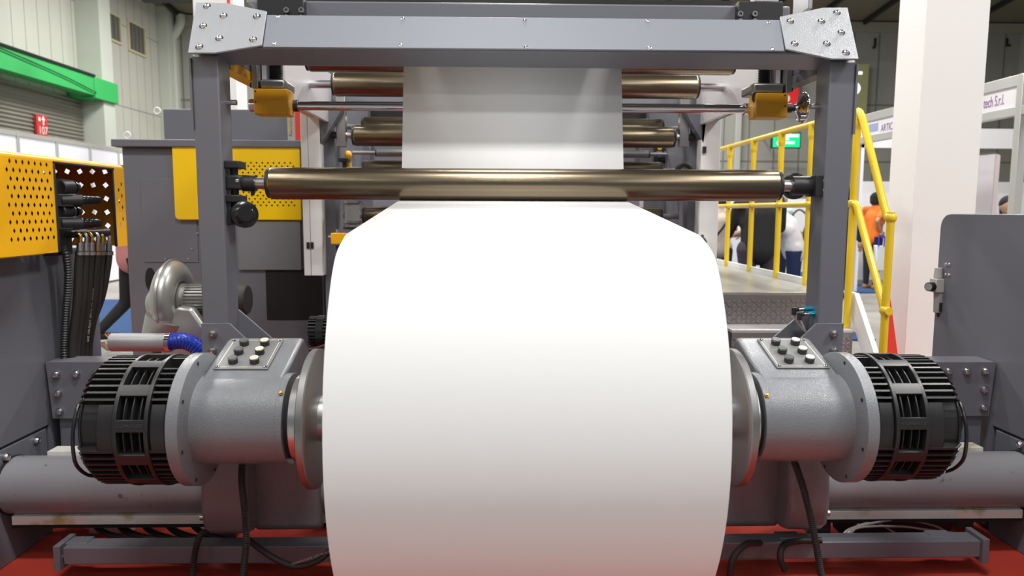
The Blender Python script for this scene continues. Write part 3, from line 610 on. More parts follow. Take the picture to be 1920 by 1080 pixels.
# ------------------------------------------------------------------ chuck arms with brakes
def knob(th, key_top, p, n):
    m = MB(); m.lathe(p, n, [(0, 0), (0, .0155), (.017, .0155), (.019, .014), (.019, 0)], 24); k = m.build('knob', KNOB, th)
    m = MB(); m.lathe(p + n * .019, n, [(0, 0), (0, .0142), (.0012, .0138), (.0012, 0)], 24); m.build('knob_cap', key_top, k)
    m = MB(); m.torus(p + n * .0175, n, .0150, .0009, 24, 6); m.build('knob_ring', CHROME, k)
def build_arm(s):
    side = 'left' if s < 0 else 'right'
    uc = UC if s < 0 else UC + .014
    X = lambda u: uc + s * u
    dd = 0 if s < 0 else .01
    th = thing('chuck_arm', ('grey chuck arm with push buttons and black brake, beside the yellow valve box end' if s < 0 else 'grey chuck arm with push buttons and black brake, beside the stairs end of the roll'), 'chuck arm', (X(.89), AY, .17), 'pair of chuck arms')
    A = V((0, AY, AZ))
    # arm casting: profile in the y-z plane, tangent to the bearing cylinder
    tilt = radians(19); r = .143
    t0 = A + V((0, -sin(tilt), cos(tilt))) * r; dirv = V((0, cos(tilt), sin(tilt)))
    ridge = t0 + dirv * .285
    prof = [t0]
    prof += [t0 + dirv * .262, ridge + V((0, .01, -.006)), ridge + V((0, .03, -.03)), ridge + V((0, .06, -.045)), ridge + V((0, .075, -.09)), V((0, 2.93, ridge.z - .16)), V((0, 2.95, .19)), V((0, 2.70, .15)), V((0, 2.68, .17)), V((0, 2.68, AZ - .20))]
    for a in range(-62, -200, -10):
        q = radians(a); prof.append(A + V((0, cos(q), sin(q))) * r)
    x0, x1 = X(.757), X(1.017)
    m = MB(); m.prism([p + V((x0, 0, 0)) for p in prof], (x1 - x0, 0, 0)); m.build('arm_casting', HAMM, th, bevel=.012, seg=3, smooth=35)
    m = MB(); m.cyl((X(.745), AY, AZ), (X(1.02), AY, AZ), .1435, n=72); m.build('bearing_housing', HAMM, th, bevel=.003)
    m = MB(); m.ring((X(.736), AY, AZ), (X(.758), AY, AZ), .1455, .09, 72); g = m.build('bearing_ring', HAMM, th, bevel=.002)
    q = PD(528 if s < 0 else 1439, 733 if s < 0 else 728, 2.2)
    an = V((0, AY - q.y, AZ - q.z)).normalized() * -1; bp = V((X(.747), AY, AZ)) + an * .1455
    m = MB(); m.lathe(bp, an, [(0, 0), (0, .008), (.004, .008), (.004, .005), (.009, .004), (.011, 0)], 6); m.build('brass_plug', BRASS, g)
    m = MB(); m.cyl((X(.718), AY, AZ), (X(.738), AY, AZ), .128, n=64); m.build('seal_groove', GAP, th)
    m = MB(); m.cyl((X(.69), AY, AZ), (X(.722 + dd * .2), AY, AZ), .139, n=64); m.build('spindle_ring', STEEL, th, bevel=.003)
    m = MB(); u0 = .646 + dd
    m.lathe((X(u0), AY, AZ), (s, 0, 0), [(0, 0), (0, .205), (.003, .214), (.006, .221), (.010, .2235), (.028, .2235), (.031, .219), (.033, 0)], 96); m.build('chuck_disc', DSTEEL, th, smooth=30)
    m = MB(); m.lathe((X(.50), AY, AZ), (s, 0, 0), [(0, 0), (0, .06), (.03, .074), (.146 + dd, .074), (.146 + dd, 0)], 40); m.build('chuck_cone', STEEL, th)
    # flange between brake and housing
    m = MB(); m.lathe((X(1.017), AY, AZ), (s, 0, 0), [(0, 0), (0, .2), (.003, .211), (.037, .211), (.04, .208), (.04, 0)], 96); fl = m.build('brake_flange', HAMM, th, smooth=30)
    for k in range(8):
        a = 2 * pi * k / 8 + .25; m = MB(); m.cyl((X(1.0165), AY + .195 * cos(a), AZ + .195 * sin(a)), (X(1.0155), AY + .195 * cos(a), AZ + .195 * sin(a)), .006, n=10); m.build('bolt_hole', GAP, fl)
    # ribbed brake
    b = V((X(1.057), AY, AZ))
    m = MB(); m.lathe(b, (s, 0, 0), [(0, 0), (0, .165), (.25, .16), (.265, .12), (.265, 0)], 48); bk = m.build('brake_body', CAST, th)
    def fins(u0, u1, taper, skip, nm):
        m = MB(); N = 56
        for k in range(N):
            a = 2 * pi * k / N
            if skip(a): continue
            e = V((0, cos(a), sin(a))); t = V((0, -sin(a), cos(a)))
            ro = .203; c0, c1 = X(u0), X(u1)
            pts = [V((c0, 0, 0)) + e * .15, V((c0, 0, 0)) + e * ro, V((c1 - s * taper, 0, 0)) + e * ro, V((c1, 0, 0)) + e * (ro - taper * .9), V((c1, 0, 0)) + e * .15]
            o = V((0, AY, AZ)); m.prism([o + p - t * .0032 for p in pts], t * .0064)
        m.ring((X(u0 + .004), AY, AZ), (X(u1 - .004), AY, AZ), .172, .15, 48); m.build(nm, CAST, bk, smooth=0)
    front = lambda a: abs(((a - radians(170) + pi) % (2 * pi)) - pi) < radians(20)
    fins(1.058, 1.118, .004, lambda a: front(a) or (k_ := abs(((a - radians(105) + pi) % (2 * pi)) - pi) < radians(5)), 'cooling_fins')
    fins(1.208, 1.332, .03, front, 'cooling_fins')
    # windowed centre band
    m = MB(); ua, ub = 1.108, 1.212
    m.ring((X(ua), AY, AZ), (X(ua + .012), AY, AZ), .208, .17, 72); m.ring((X(ub - .012), AY, AZ), (X(ub), AY, AZ), .208, .17, 72)
    N = 12; o = V((0, AY, AZ))
    for k in range(N):
        a0 = 2 * pi * k / N + radians(170); half = radians(5.2)
        rows = []
        for rr in (.17, .207):
            rows.append([o + V((X(ua + .01), rr * cos(a0 + t), rr * sin(a0 + t))) for t in (-half, 0, half)])
        for j in range(3):
            pass
        pts = [V((X(ua + .008), rr * cos(a0 + t) + AY, rr * sin(a0 + t) + AZ)) for rr, t in ((.165, -half), (.2075, -half), (.2078, 0), (.2075, half), (.165, half))]
        m.prism(pts, (s * (ub - ua - .016), 0, 0))
    m.build('vent_band', CAST, bk, smooth=35, bevel=.002)
    m = MB()
    for uu in (1.134, 1.158, 1.182): m.ring((X(uu), AY, AZ), (X(uu + .0035), AY, AZ), .196, .16, 72)
    m.build('vent_slats', DSTEEL if False else CAST, bk)
    # plain caliper pads facing the camera on both sides of the band, lettering between the windows
    for u0, u1 in ((1.062, 1.106), (1.214, 1.262)):
        m = MB(); m.lathe((X(u0), AY, AZ), (s, 0, 0), [(0, .15), (0, .199), (u1 - u0, .199), (u1 - u0, .15)], 10, closed=True, a0=0, a1=2 * pi * 40 / 360)
        # turn the pad so that it faces the camera
        R = Matrix.Rotation(0, 4, 'X')
        c = V((0, AY, AZ)); ang = None
        vs = [v.co.copy() for v in m.bm.verts]; mid = sum((v for v in vs), V()) / len(vs); cur = atan2(mid.z - AZ, mid.y - AY); rot = Matrix.Rotation(radians(172) - cur, 3, 'X')
        for v in m.bm.verts: v.co = rot @ (v.co - c) + c
        m.build('caliper_pad', CAST, bk, bevel=.003)
    ta = radians(170); e = V((0, cos(ta), sin(ta)))
    text('COMBIFLEX', .0135, mat('raised_letters_' + side, (.05, .05, .05), .25), bk, V((X(1.16), AY, AZ)) + e * .2078 + V((0, 0, -.004)), (1, 0, 0), (0, sin(ta - pi) * -1, cos(ta - pi)), ext=.0015, align='CENTER', width=.075)
    # wire guard around the open end
    m = MB(); m.torus((X(1.322), AY, AZ), (1, 0, 0), .174, .004, 64, 8); m.build('edge_ring', BLACKG, bk)
    pts = []
    for k in range(22):
        a = radians(150 + k * 5.2); rr = .2 - .03 * abs(k - 10.5) / 10.5; pts.append((X(1.335), AY + rr * cos(a), AZ + rr * sin(a)))
    m = MB(); m.tube(pts, .0055, 8); m.build('air_hose_loop', BLACKG, th)
    # panel with six push buttons on the slope
    P0 = PD(398 if s < 0 else 1456, 695 if s < 0 else 693, 2.3); n = V((0, -sin(tilt), cos(tilt)))
    base = t0 + n * .0005
    if s < 0: quad = ((400, 694), (502, 694), (532, 638), (437, 638))
    else: quad = ((1457, 692), (1556, 692), (1508, 637), (1419, 637))
    Q = [PP(x, y, base, n) for x, y in quad]
    m = MB(); m.prism(Q, n * .005); pl = m.build('control_plate', PLATE, th, bevel=.002)
    cx = sum(Q, V()) / 4
    m = MB()
    for k in range(4):
        a, b2 = Q[k].lerp(cx, .1), Q[(k + 1) % 4].lerp(cx, .1); d = (b2 - a).normalized(); m.bar(a + n * .0053 + d * .012, b2 + n * .0053 - d * .012, .0022, .0012, n)
    m.build('border_line', mat('engraved_white_' + side, (.7, .7, .68), .5), pl, smooth=0)
    for k in range(4): inst('screw', 'screw', pl, Q[k].lerp(cx, .11) + n * .005, n).scale = (.8, .8, .8)
    for i, py in enumerate((.2, .5, .8)):
        for j, (px, top) in enumerate(((.3, KTOP), (.7, CREAM))):
            p = Q[0].lerp(Q[3], py).lerp(Q[1].lerp(Q[2], py), px); knob(th, top, p + n * .005, n)
    # curved carriage casting on the tube
    u0, u1 = 1.0, 1.168 - dd
    prof = [(2.60, .62), (2.575, .50), (2.555, .30), (2.57, .215), (2.60, .185), (2.65, .170), (2.93, .170), (2.93, .62)]
    m = MB(); m.prism([(X(u0), y, z) for y, z in prof], (s * (u1 - u0), 0, 0)); cg = m.build('carriage_casting', HAMM, th, bevel=.02, seg=4, smooth=35)
    m = MB(); rows = []
    for k in range(9):
        t = k / 8; z = .52 - .3 * t; xx = X(u0 + .02 + .09 * (1 - t) ** 1.6); rows.append([(xx, 2.592 - (.006 if t > .1 else 0) - .002, z), (xx + s * .02, 2.588, z)])
    m = MB(); m.cyl((X(u1), 2.62, .24), (X(u1 + .025), 2.62, .24), .012); m.build('hose_port', STEEL, cg)
    return th
build_arm(-1); build_arm(1)

def hose(name, pts, r, m, label, cat='hose', corr=False, parent=None, group=None, k=8):
    q = spline(pts, k)
    b = MB()
    if corr: b.tube(resample(q, r * .33), r, 12, corr=(1, .24))
    else: b.tube(q, r, 12)
    return b.build(name, m, parent, smooth=60 if not corr else 25, label=label, cat=cat, group=group)
def build_low_hoses():
    P = lambda px, py, y: PY(px, py, y)
    hose('conduit', [P(455, 860, 2.38), P(453, 900, 2.38), P(459, 960, 2.40), P(462, 1010, 2.40), P(458, 1060, 2.42), P(455, 1110, 2.44)], .0125, RUB, 'ribbed black conduit hanging from the arm by the blue hose side', 'conduit', True)
    hose('conduit', [P(1488, 862, 2.36), P(1503, 905, 2.37), P(1518, 960, 2.38), P(1528, 1010, 2.39), P(1537, 1060, 2.40), P(1545, 1110, 2.41)], .0125, RUB, 'ribbed black conduit slanting down from the arm by the stairs side', 'conduit', True)
    hose('conduit', [P(393, 994, 2.62), P(376, 1004, 2.56), P(367, 1030, 2.52), P(363, 1060, 2.5), P(362, 1110, 2.5)], .0125, RUB, 'ribbed black conduit curling down from the carriage port beside the floor cables', 'conduit', True)
    hose('rubber_hose', [P(466, 1012, 2.56), P(485, 1027, 2.5), P(520, 1050, 2.48), P(556, 1062, 2.48), P(595, 1052, 2.48), P(625, 1028, 2.5), P(655, 1010, 2.55)], .011, RUB, 'smooth black hose looping beneath the roll with pale printed letters')
    o = col.objects['rubber_hose'] if 'rubber_hose' in col.objects else None
    a, b = P(546, 1060.5, 2.466), P(618, 1036, 2.466)
    text('TIANYU SAE 100 R1AT', .012, mat('hose_print', (.42, .40, .36), .7), o, a, (b - a).normalized(), (0, 0, 1), width=(b - a).length)
    hose('rubber_hose', [P(1425, 1018, 2.56), P(1400, 1020, 2.5), P(1378, 1040, 2.47), P(1370, 1065, 2.46), P(1368, 1110, 2.46)], .012, RUB, 'smooth black hose bending down beside the ribbed conduit under the far arm')
    hose('rubber_hose', [P(1472, 1070, 2.47), P(1463, 1045, 2.47), P(1470, 1022, 2.5), P(1500, 1014, 2.56), P(1540, 1013, 2.56)], .012, RUB, 'smooth black hose arching over the lower beam next to the clear tubes')
    for k in range(5):
        x = 170 + k * 46
        hose('floor_cable', [P(x, 976, 2.86), P(x + 25, 998, 2.8), P(x + 70, 1012, 2.75), P(x + 130, 1020, 2.72), P(x + 190, 1024, 2.7)], .012 + .002 * (k % 2), RUB, 'black cable sagging under the greasy rail, %s from the valve box end' % ('first', 'second', 'third', 'fourth', 'fifth')[k], 'cable', group='black cables under the rail')
    for k, (a, b) in enumerate((((1573, 1012), (1790, 1008)), ((1576, 1014), (1700, 1014)), ((1580, 1016), (1640, 985)), ((1584, 1012), (1785, 998)))):
        mx = (a[0] + b[0]) / 2
        hose('clear_tube', [P(a[0], a[1], 2.66), P(a[0] + 25, 990, 2.7), P(mx, 975 + 4 * k, 2.75), P(b[0] - 40, 985 + 3 * k, 2.78), P(b[0], b[1], 2.78)], .0045, CLEAR, 'thin clear air tube curving behind the lower beam, %s of the bunch' % ('longest', 'second', 'shortest', 'slackest')[k], 'tube', group='clear air tubes')
    m = MB(); a = P(165, 985, 3.0); m.box(a.x, a.x + .18, 3.0, 3.2, .0, .1); m.build('junction_box', ALU, bevel=.004, label='grey metal junction box on the carpet behind the floor cables', cat='box')
    m = MB(); a = P(1690, 985, 3.1); m.box(a.x, a.x + .14, 3.0, 3.2, .0, .1); m.build('junction_box', ALU, bevel=.004, label='pale metal junction box on the carpet behind the clear tubes', cat='box')
    m = MB(); a = P(1572, 1005, 2.92); m.box(a.x, a.x + .48, 2.9, 2.98, .02, .085); m.build('cable_tray', BLACK, bevel=.003, label='black cable tray lying below the clear tubes', cat='tray')
build_low_hoses()

# ------------------------------------------------------------------ yellow valve box, valves and hydraulic hoses
def build_valve_box():
    XB = XSL + .11; XO = XB - .42
    f = lambda px, py, X=XB: PX(px, py, X)
    y0 = 1.6; zt = (f(0, 281).z + f(215, 307).z) / 2; zb = (f(0, 483).z + f(110, 473).z) / 2
    yo0, yo1 = f(108, 400).y, f(215, 400).y; ye = f(236, 400).y; zo = (f(108, 306).z + f(213, 321).z) / 2
    th = thing('valve_box', 'yellow perforated sheet metal box with an open front, on the side frame', 'valve box', (XB - .2, 2.6, zb))
    def grid(m, X, ya, yb, za, zb_, rows, w, hy, hz):
        rh = (zb_ - za) / rows; ncol = int((yb - ya) / w)
        for r in range(rows):
            zc = za + rh * (r + .5); off = w / 2 if r % 2 else 0; y = ya
            cells = []
            if off: m.face([(X, ya, zc - rh / 2), (X, ya + off, zc - rh / 2), (X, ya + off, zc + rh / 2), (X, ya, zc + rh / 2)]); y = ya + off
            while y + w <= yb + 1e-6:
                c = y + w / 2
                O = [(X, y, zc - rh / 2), (X, y + w, zc - rh / 2), (X, y + w, zc + rh / 2), (X, y, zc + rh / 2)]
                D = [(X, c, zc - hz), (X, c + hy, zc), (X, c, zc + hz), (X, c - hy, zc)]
                m.face([O[0], O[1], D[1], D[0]]); m.face([O[1], O[2], D[2], D[1]]); m.face([O[2], O[3], D[3], D[2]]); m.face([O[3], O[0], D[0], D[3]])
                y += w
            if yb - y > 1e-4: m.face([(X, y, zc - rh / 2), (X, yb, zc - rh / 2), (X, yb, zc + rh / 2), (X, y, zc + rh / 2)])
    # front sheet
    m = MB(); zg0, zg1 = f(60, 455).z, f(60, 298).z; yg0, yg1 = f(12, 400).y, f(106, 400).y
    w = (yg1 - yg0) / 8.25; grid(m, XB, yg0, yg1, zg0, zg1, 10, w, w * .2, (zg1 - zg0) / 10 * .33)
    rect = lambda ya, yb, za, zz: m.face([(XB, ya, za), (XB, yb, za), (XB, yb, zz), (XB, ya, zz)])
    rect(y0, yg0, zb, zt - .02); rect(yg0, yg1, zb, zg0); rect(yg0, yg1, zg1, zt - .02); rect(yg1, yo0, zb, zt - .02); rect(yo0, yo1, zo, zt - .02); rect(yo1, yo1 + .02, zb + .0, zt - .02)
    grid(m, XB, yo1 + .02, ye, zb + .09, zt - .08, 8, (ye - yo1 - .02) * .66, .007, .012); rect(yo1 + .02, ye, zb, zb + .09); rect(yo1 + .02, ye, zt - .08, zt - .02)
    bmesh.ops.remove_doubles(m.bm, verts=m.bm.verts, dist=1e-5)
    m.build('perforated_front', YEL, th, smooth=0)
    m = MB(); rr = .02
    rows = []
    for k in range(6):
        a = pi / 2 * k / 5; rows.append([(XB - rr + rr * cos(a), y0, zt - rr + rr * sin(a)), (XB - rr + rr * cos(a), ye, zt - rr + rr * sin(a))])
    rows.append([(XO, y0, zt), (XO, ye, zt)]); m.loft(rows); m.build('top_cover', YEL, th, smooth=60)
    m = MB(); g = .066; nx, nz = int((XB - XO) / g) + 1, int((zt - zb) / g) + 1; gx, gz = (XB - XO) / nx, (zt - zb) / nz
    for i in range(nx):
        for k in range(nz):
            x, z = XO + gx * i, zb + gz * k; c = V((x + gx / 2, ye, z + gz / 2)); an = radians(20 + 50 * ((i * 7 + k * 3) % 5) / 5); hs = .0145
            O = [V((x, ye, z)), V((x + gx, ye, z)), V((x + gx, ye, z + gz)), V((x, ye, z + gz))]; D = [c + V((hs * cos(an + pi / 2 * q - pi * .75), 0, hs * sin(an + pi / 2 * q - pi * .75))) for q in range(4)]
            for q in range(4): m.face([O[q], O[(q + 1) % 4], D[(q + 1) % 4], D[q]])
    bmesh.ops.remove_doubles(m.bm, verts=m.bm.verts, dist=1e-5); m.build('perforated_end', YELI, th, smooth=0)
    m = MB(); t = .012
    m.box(XB - .02, XB + .004, yo0 - t, yo0, zb, zo); m.box(XB - .02, XB + .004, yo0 - t, yo1 + t, zo, zo + t); m.box(XB - .01, XB + .004, yo1, yo1 + t * .6, zb, zo); m.build('edge_trim', RUB, th, bevel=.004)
    # back sheet with square holes
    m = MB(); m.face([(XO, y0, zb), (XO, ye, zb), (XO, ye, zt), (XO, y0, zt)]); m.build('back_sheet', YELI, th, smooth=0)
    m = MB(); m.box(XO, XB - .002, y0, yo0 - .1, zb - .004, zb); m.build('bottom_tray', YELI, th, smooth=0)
    # valve manifold
    vb = thing('valve_manifold', 'black hydraulic valve stack inside the open front of the yellow box', 'valve', (XB - .15, yo0 + .05, zb))
    ym = yo0 + .02; P = lambda px, py, y: PY(px, py, y)
    m = MB(); m.box(XB - .2, XB - .05, ym + .04, ym + .16, zb - .02, zo - .05); m.build('manifold_block', BLACK, vb, bevel=.005)
    for (py, x0, x1, r, n) in ((352, 112, 150, .032, 1), (376, 112, 186, .026, 5), (397, 112, 150, .028, 2), (419, 112, 188, .027, 4)):
        a = P(x0, py, ym + .05); b = P(x1, py - 1, ym + .16)
        m = MB(); m.cyl(a, a.lerp(b, .55), r, n=20); m.obox(a.lerp(b, .2), (b - a) * .22, V((0, .0, r * 1.05)), V((0, r * 1.05, 0))); m.build('solenoid', BLACK, vb, bevel=.004)
        for k in range(n):
            q = a.lerp(b, .55 + .45 * (k + .5) / n); d = (b - a).normalized(); m = MB(); m.lathe(q - d * .02, d, [(0, 0), (0, r * (.95 - .05 * k)), (.012, r * (.95 - .05 * k)), (.022, r * .7), (.03, r * .62), (.03, 0)], 20); m.build('coil_nut', BLACKG, vb)
    a, b = P(100, 440, ym + .08), P(204, 436, ym + .28); m = MB(); m.cyl(a, b, .018); m.build('header_pipe', BLACK, vb)
    # hydraulic hoses, each with its fitting
    tops = (150, 161, 171, 183, 191, 204); bots = (134, 142, 150, 158, 166, 160); fits = (STEEL, STEEL, STEEL, mat('copper_fitting', (.55, .32, .2), .3, 1.), DSTEEL, DSTEEL)
    nm = ('first', 'second', 'third', 'fourth', 'fifth', 'sixth')
    for k in range(6):
        y = ym + .10 + .035 * k
        t = P(tops[k], 452, y)
        h = thing('hydraulic_hose', 'black hydraulic hose below the yellow valve box, %s counting from the ribbed hose' % nm[k], 'hose', P(bots[k], 672, y), 'hydraulic hoses below the valve box')
        m = MB(); m.tube(spline([P(tops[k], 470, y), P(tops[k] - 3, 500, y), P((tops[k] * 2 + bots[k]) / 3, 560, y), P(bots[k] + 3, 630, y), P(bots[k], 676, y), P(bots[k], 760, y), P(bots[k] + 2, 850, y)], 6), .0165, 14); m.build('hose', RUB, h)
        m = MB(); m.tube([P(tops[k], 455, y), P(tops[k], 478, y)], .0135, 12); m.ring(P(tops[k], 478, y), P(tops[k], 472, y), .019, .01, 16); m.build('fitting', fits[k], h)
        m = MB(); m.tube(spline([P(tops[k] - 9, 437, y), P(tops[k] - 2, 439, y), P(tops[k] + 1, 446, y), P(tops[k], 457, y)], 4), .008, 10); m.build('elbow_pipe', BRASS if k % 2 == 0 else STEEL, h)
        if k in (3, 4):
            a2, b2 = P(tops[k] - (3 if k == 3 else 2), 505 if k == 4 else 540, y), P((tops[k] + bots[k]) / 2, 560 if k == 4 else 640, y)
            text('SAE 100 R2AT DN10 WP 330BAR', .013, MATS['hose_print'], h, b2 + V((.0, -.0172, 0)), (a2 - b2), (-1, 0, .1), width=(a2 - b2).length)
    hose('ribbed_hose', [P(116, 462, ym + .05), P(124, 480, ym + .05), P(128, 520, ym + .06), P(124, 580, ym + .07), P(121, 640, ym + .08), P(121, 672, ym + .08), P(122, 760, ym + .1)], .017, BLACK, 'ribbed black hose running down from the yellow box left of the hydraulic hoses', 'hose', True)
build_valve_box()

# pneumatic regulator at the right frame, cyan fitting at the column
def build_pneumatics():
    y = PX(1758, 540, XSR).y - .02; p = PY(1758, 545, y); P = lambda px, py, d=0: PY(px, py, y + d)
    G = mat('regulator_grey', (.42, .41, .38), .4); th = thing('air_regulator', 'small grey air filter regulator with gauge on the tall right side frame', 'regulator', P(1760, 597))
    def cy(px, t, b, r0, r1, nm, mt):
        A, B = P(px, t), P(px, b); m = MB(); m.cyl(V((A.x, y, A.z)), V((A.x, y, B.z)), r0, r1, 20); m.build(nm, mt, th, bevel=.002)
    cy(1760, 502, 522, .017, .02, 'adjust_knob', G); cy(1761, 548, 586, .024, .02, 'filter_bowl', mat('bowl_grey', (.3, .28, .27), .3)); cy(1759, 586, 594, .008, .005, 'drain', BLACK)
    A, B = P(1750, 522), P(1774, 548); m = MB(); m.box(A.x, B.x, y - .028, y + .03, B.z, A.z); m.build('body', G, th, bevel=.004)
    c = P(1752, 537); m = MB(); m.lathe((c.x, y, c.z), (-.9, -.45, 0), [(0, 0), (0, .022), (.045, .022), (.048, .02), (.046, .019), (.046, 0)], 28); m.build('gauge', BLACKG, th)
    g = V((-.9, -.45, 0)).normalized(); m = MB(); m.lathe(V((c.x, y, c.z)) + g * .0462, g, [(0, 0), (0, .018), (.001, .018), (.001, 0)], 24); m.build('gauge_face', mat('gauge_glass', (.25, .26, .26), .15), th)
    c = P(1771, 539); m = MB(); m.cyl((c.x, y - .04, c.z), (c.x + .02, y - .01, c.z), .015); m.build('lock_knob', BLACK, th)
    c = P(1760, 575); m = MB(); m.box(c.x - .011, c.x + .011, y - .026, y - .02, c.z - .02, c.z + .022); m.build('sight_window', BLACK, th)
    A, B = P(1770, 523), P(1782, 512); m = MB(); m.box(A.x, B.x + .02, y, y + .004, A.z - .02, B.z + .02); m.build('bracket', STEEL, th)
    for px, py in ((1774, 496), (1780, 496), (1773, 515), (1780, 516)): c = PX(px, py, XSR - .001); inst('screw', 'screw', th, c, (-1, 0, 0))
    m = MB(); m.tube(spline([P(1774, 548, .01), P(1775, 570), P(1776, 590), P(1782, 603, .02)], 5), .004, 8); m.tube(spline([P(1760, 594, .01), P(1764, 601), P(1768, 600, .02)], 5), .004, 8); m.build('air_line', CLEAR, th)
    # cyan fitting
    y = YF + .07; P = lambda px, py, d=0: PY(px, py, y + d)
    th = thing('air_fitting', 'bright cyan air fitting with black elbows on the inner column face', 'fitting', P(1512, 600))
    for d, dy in ((0, 579), (-.03, 588)):
        m = MB(); a, b = P(1506 if d == 0 else 1516, dy, d), P(1538 if d == 0 else 1536, dy, d); m.cyl(a, b, .0105); m.cyl(a.lerp(b, .2), a.lerp(b, .55), .0135, n=6); m.build('cyan_body', CYAN, th)
        m = MB(); a2 = P(1497 if d == 0 else 1507, dy + 1, d); m.cyl(a2, a, .0085); m.build('nut', CHROME, th)
        m = MB(); e = P(1489 if d == 0 else 1499, dy + 2, d); m.cyl(e, a2, .009); m.cyl(e + V((0, 0, .01)), e - V((0, 0, .022)), .010); m.build('elbow', BLACK, th, bevel=.002)
        m = MB(); m.tube(spline([e - V((0, 0, .02)), P(1496 if d == 0 else 1503, 606, d), P(1512, 624, d), P(1527, 634, d + .03)], 5), .005, 8); m.build('air_line', CLEAR, th)
    m = MB(); A = P(1537, 572, .02); m.box(A.x - .01, A.x + .025, y - .05, y + .05, A.z - .06, A.z + .01); m.build('port_block', BLACK, th)
build_pneumatics()

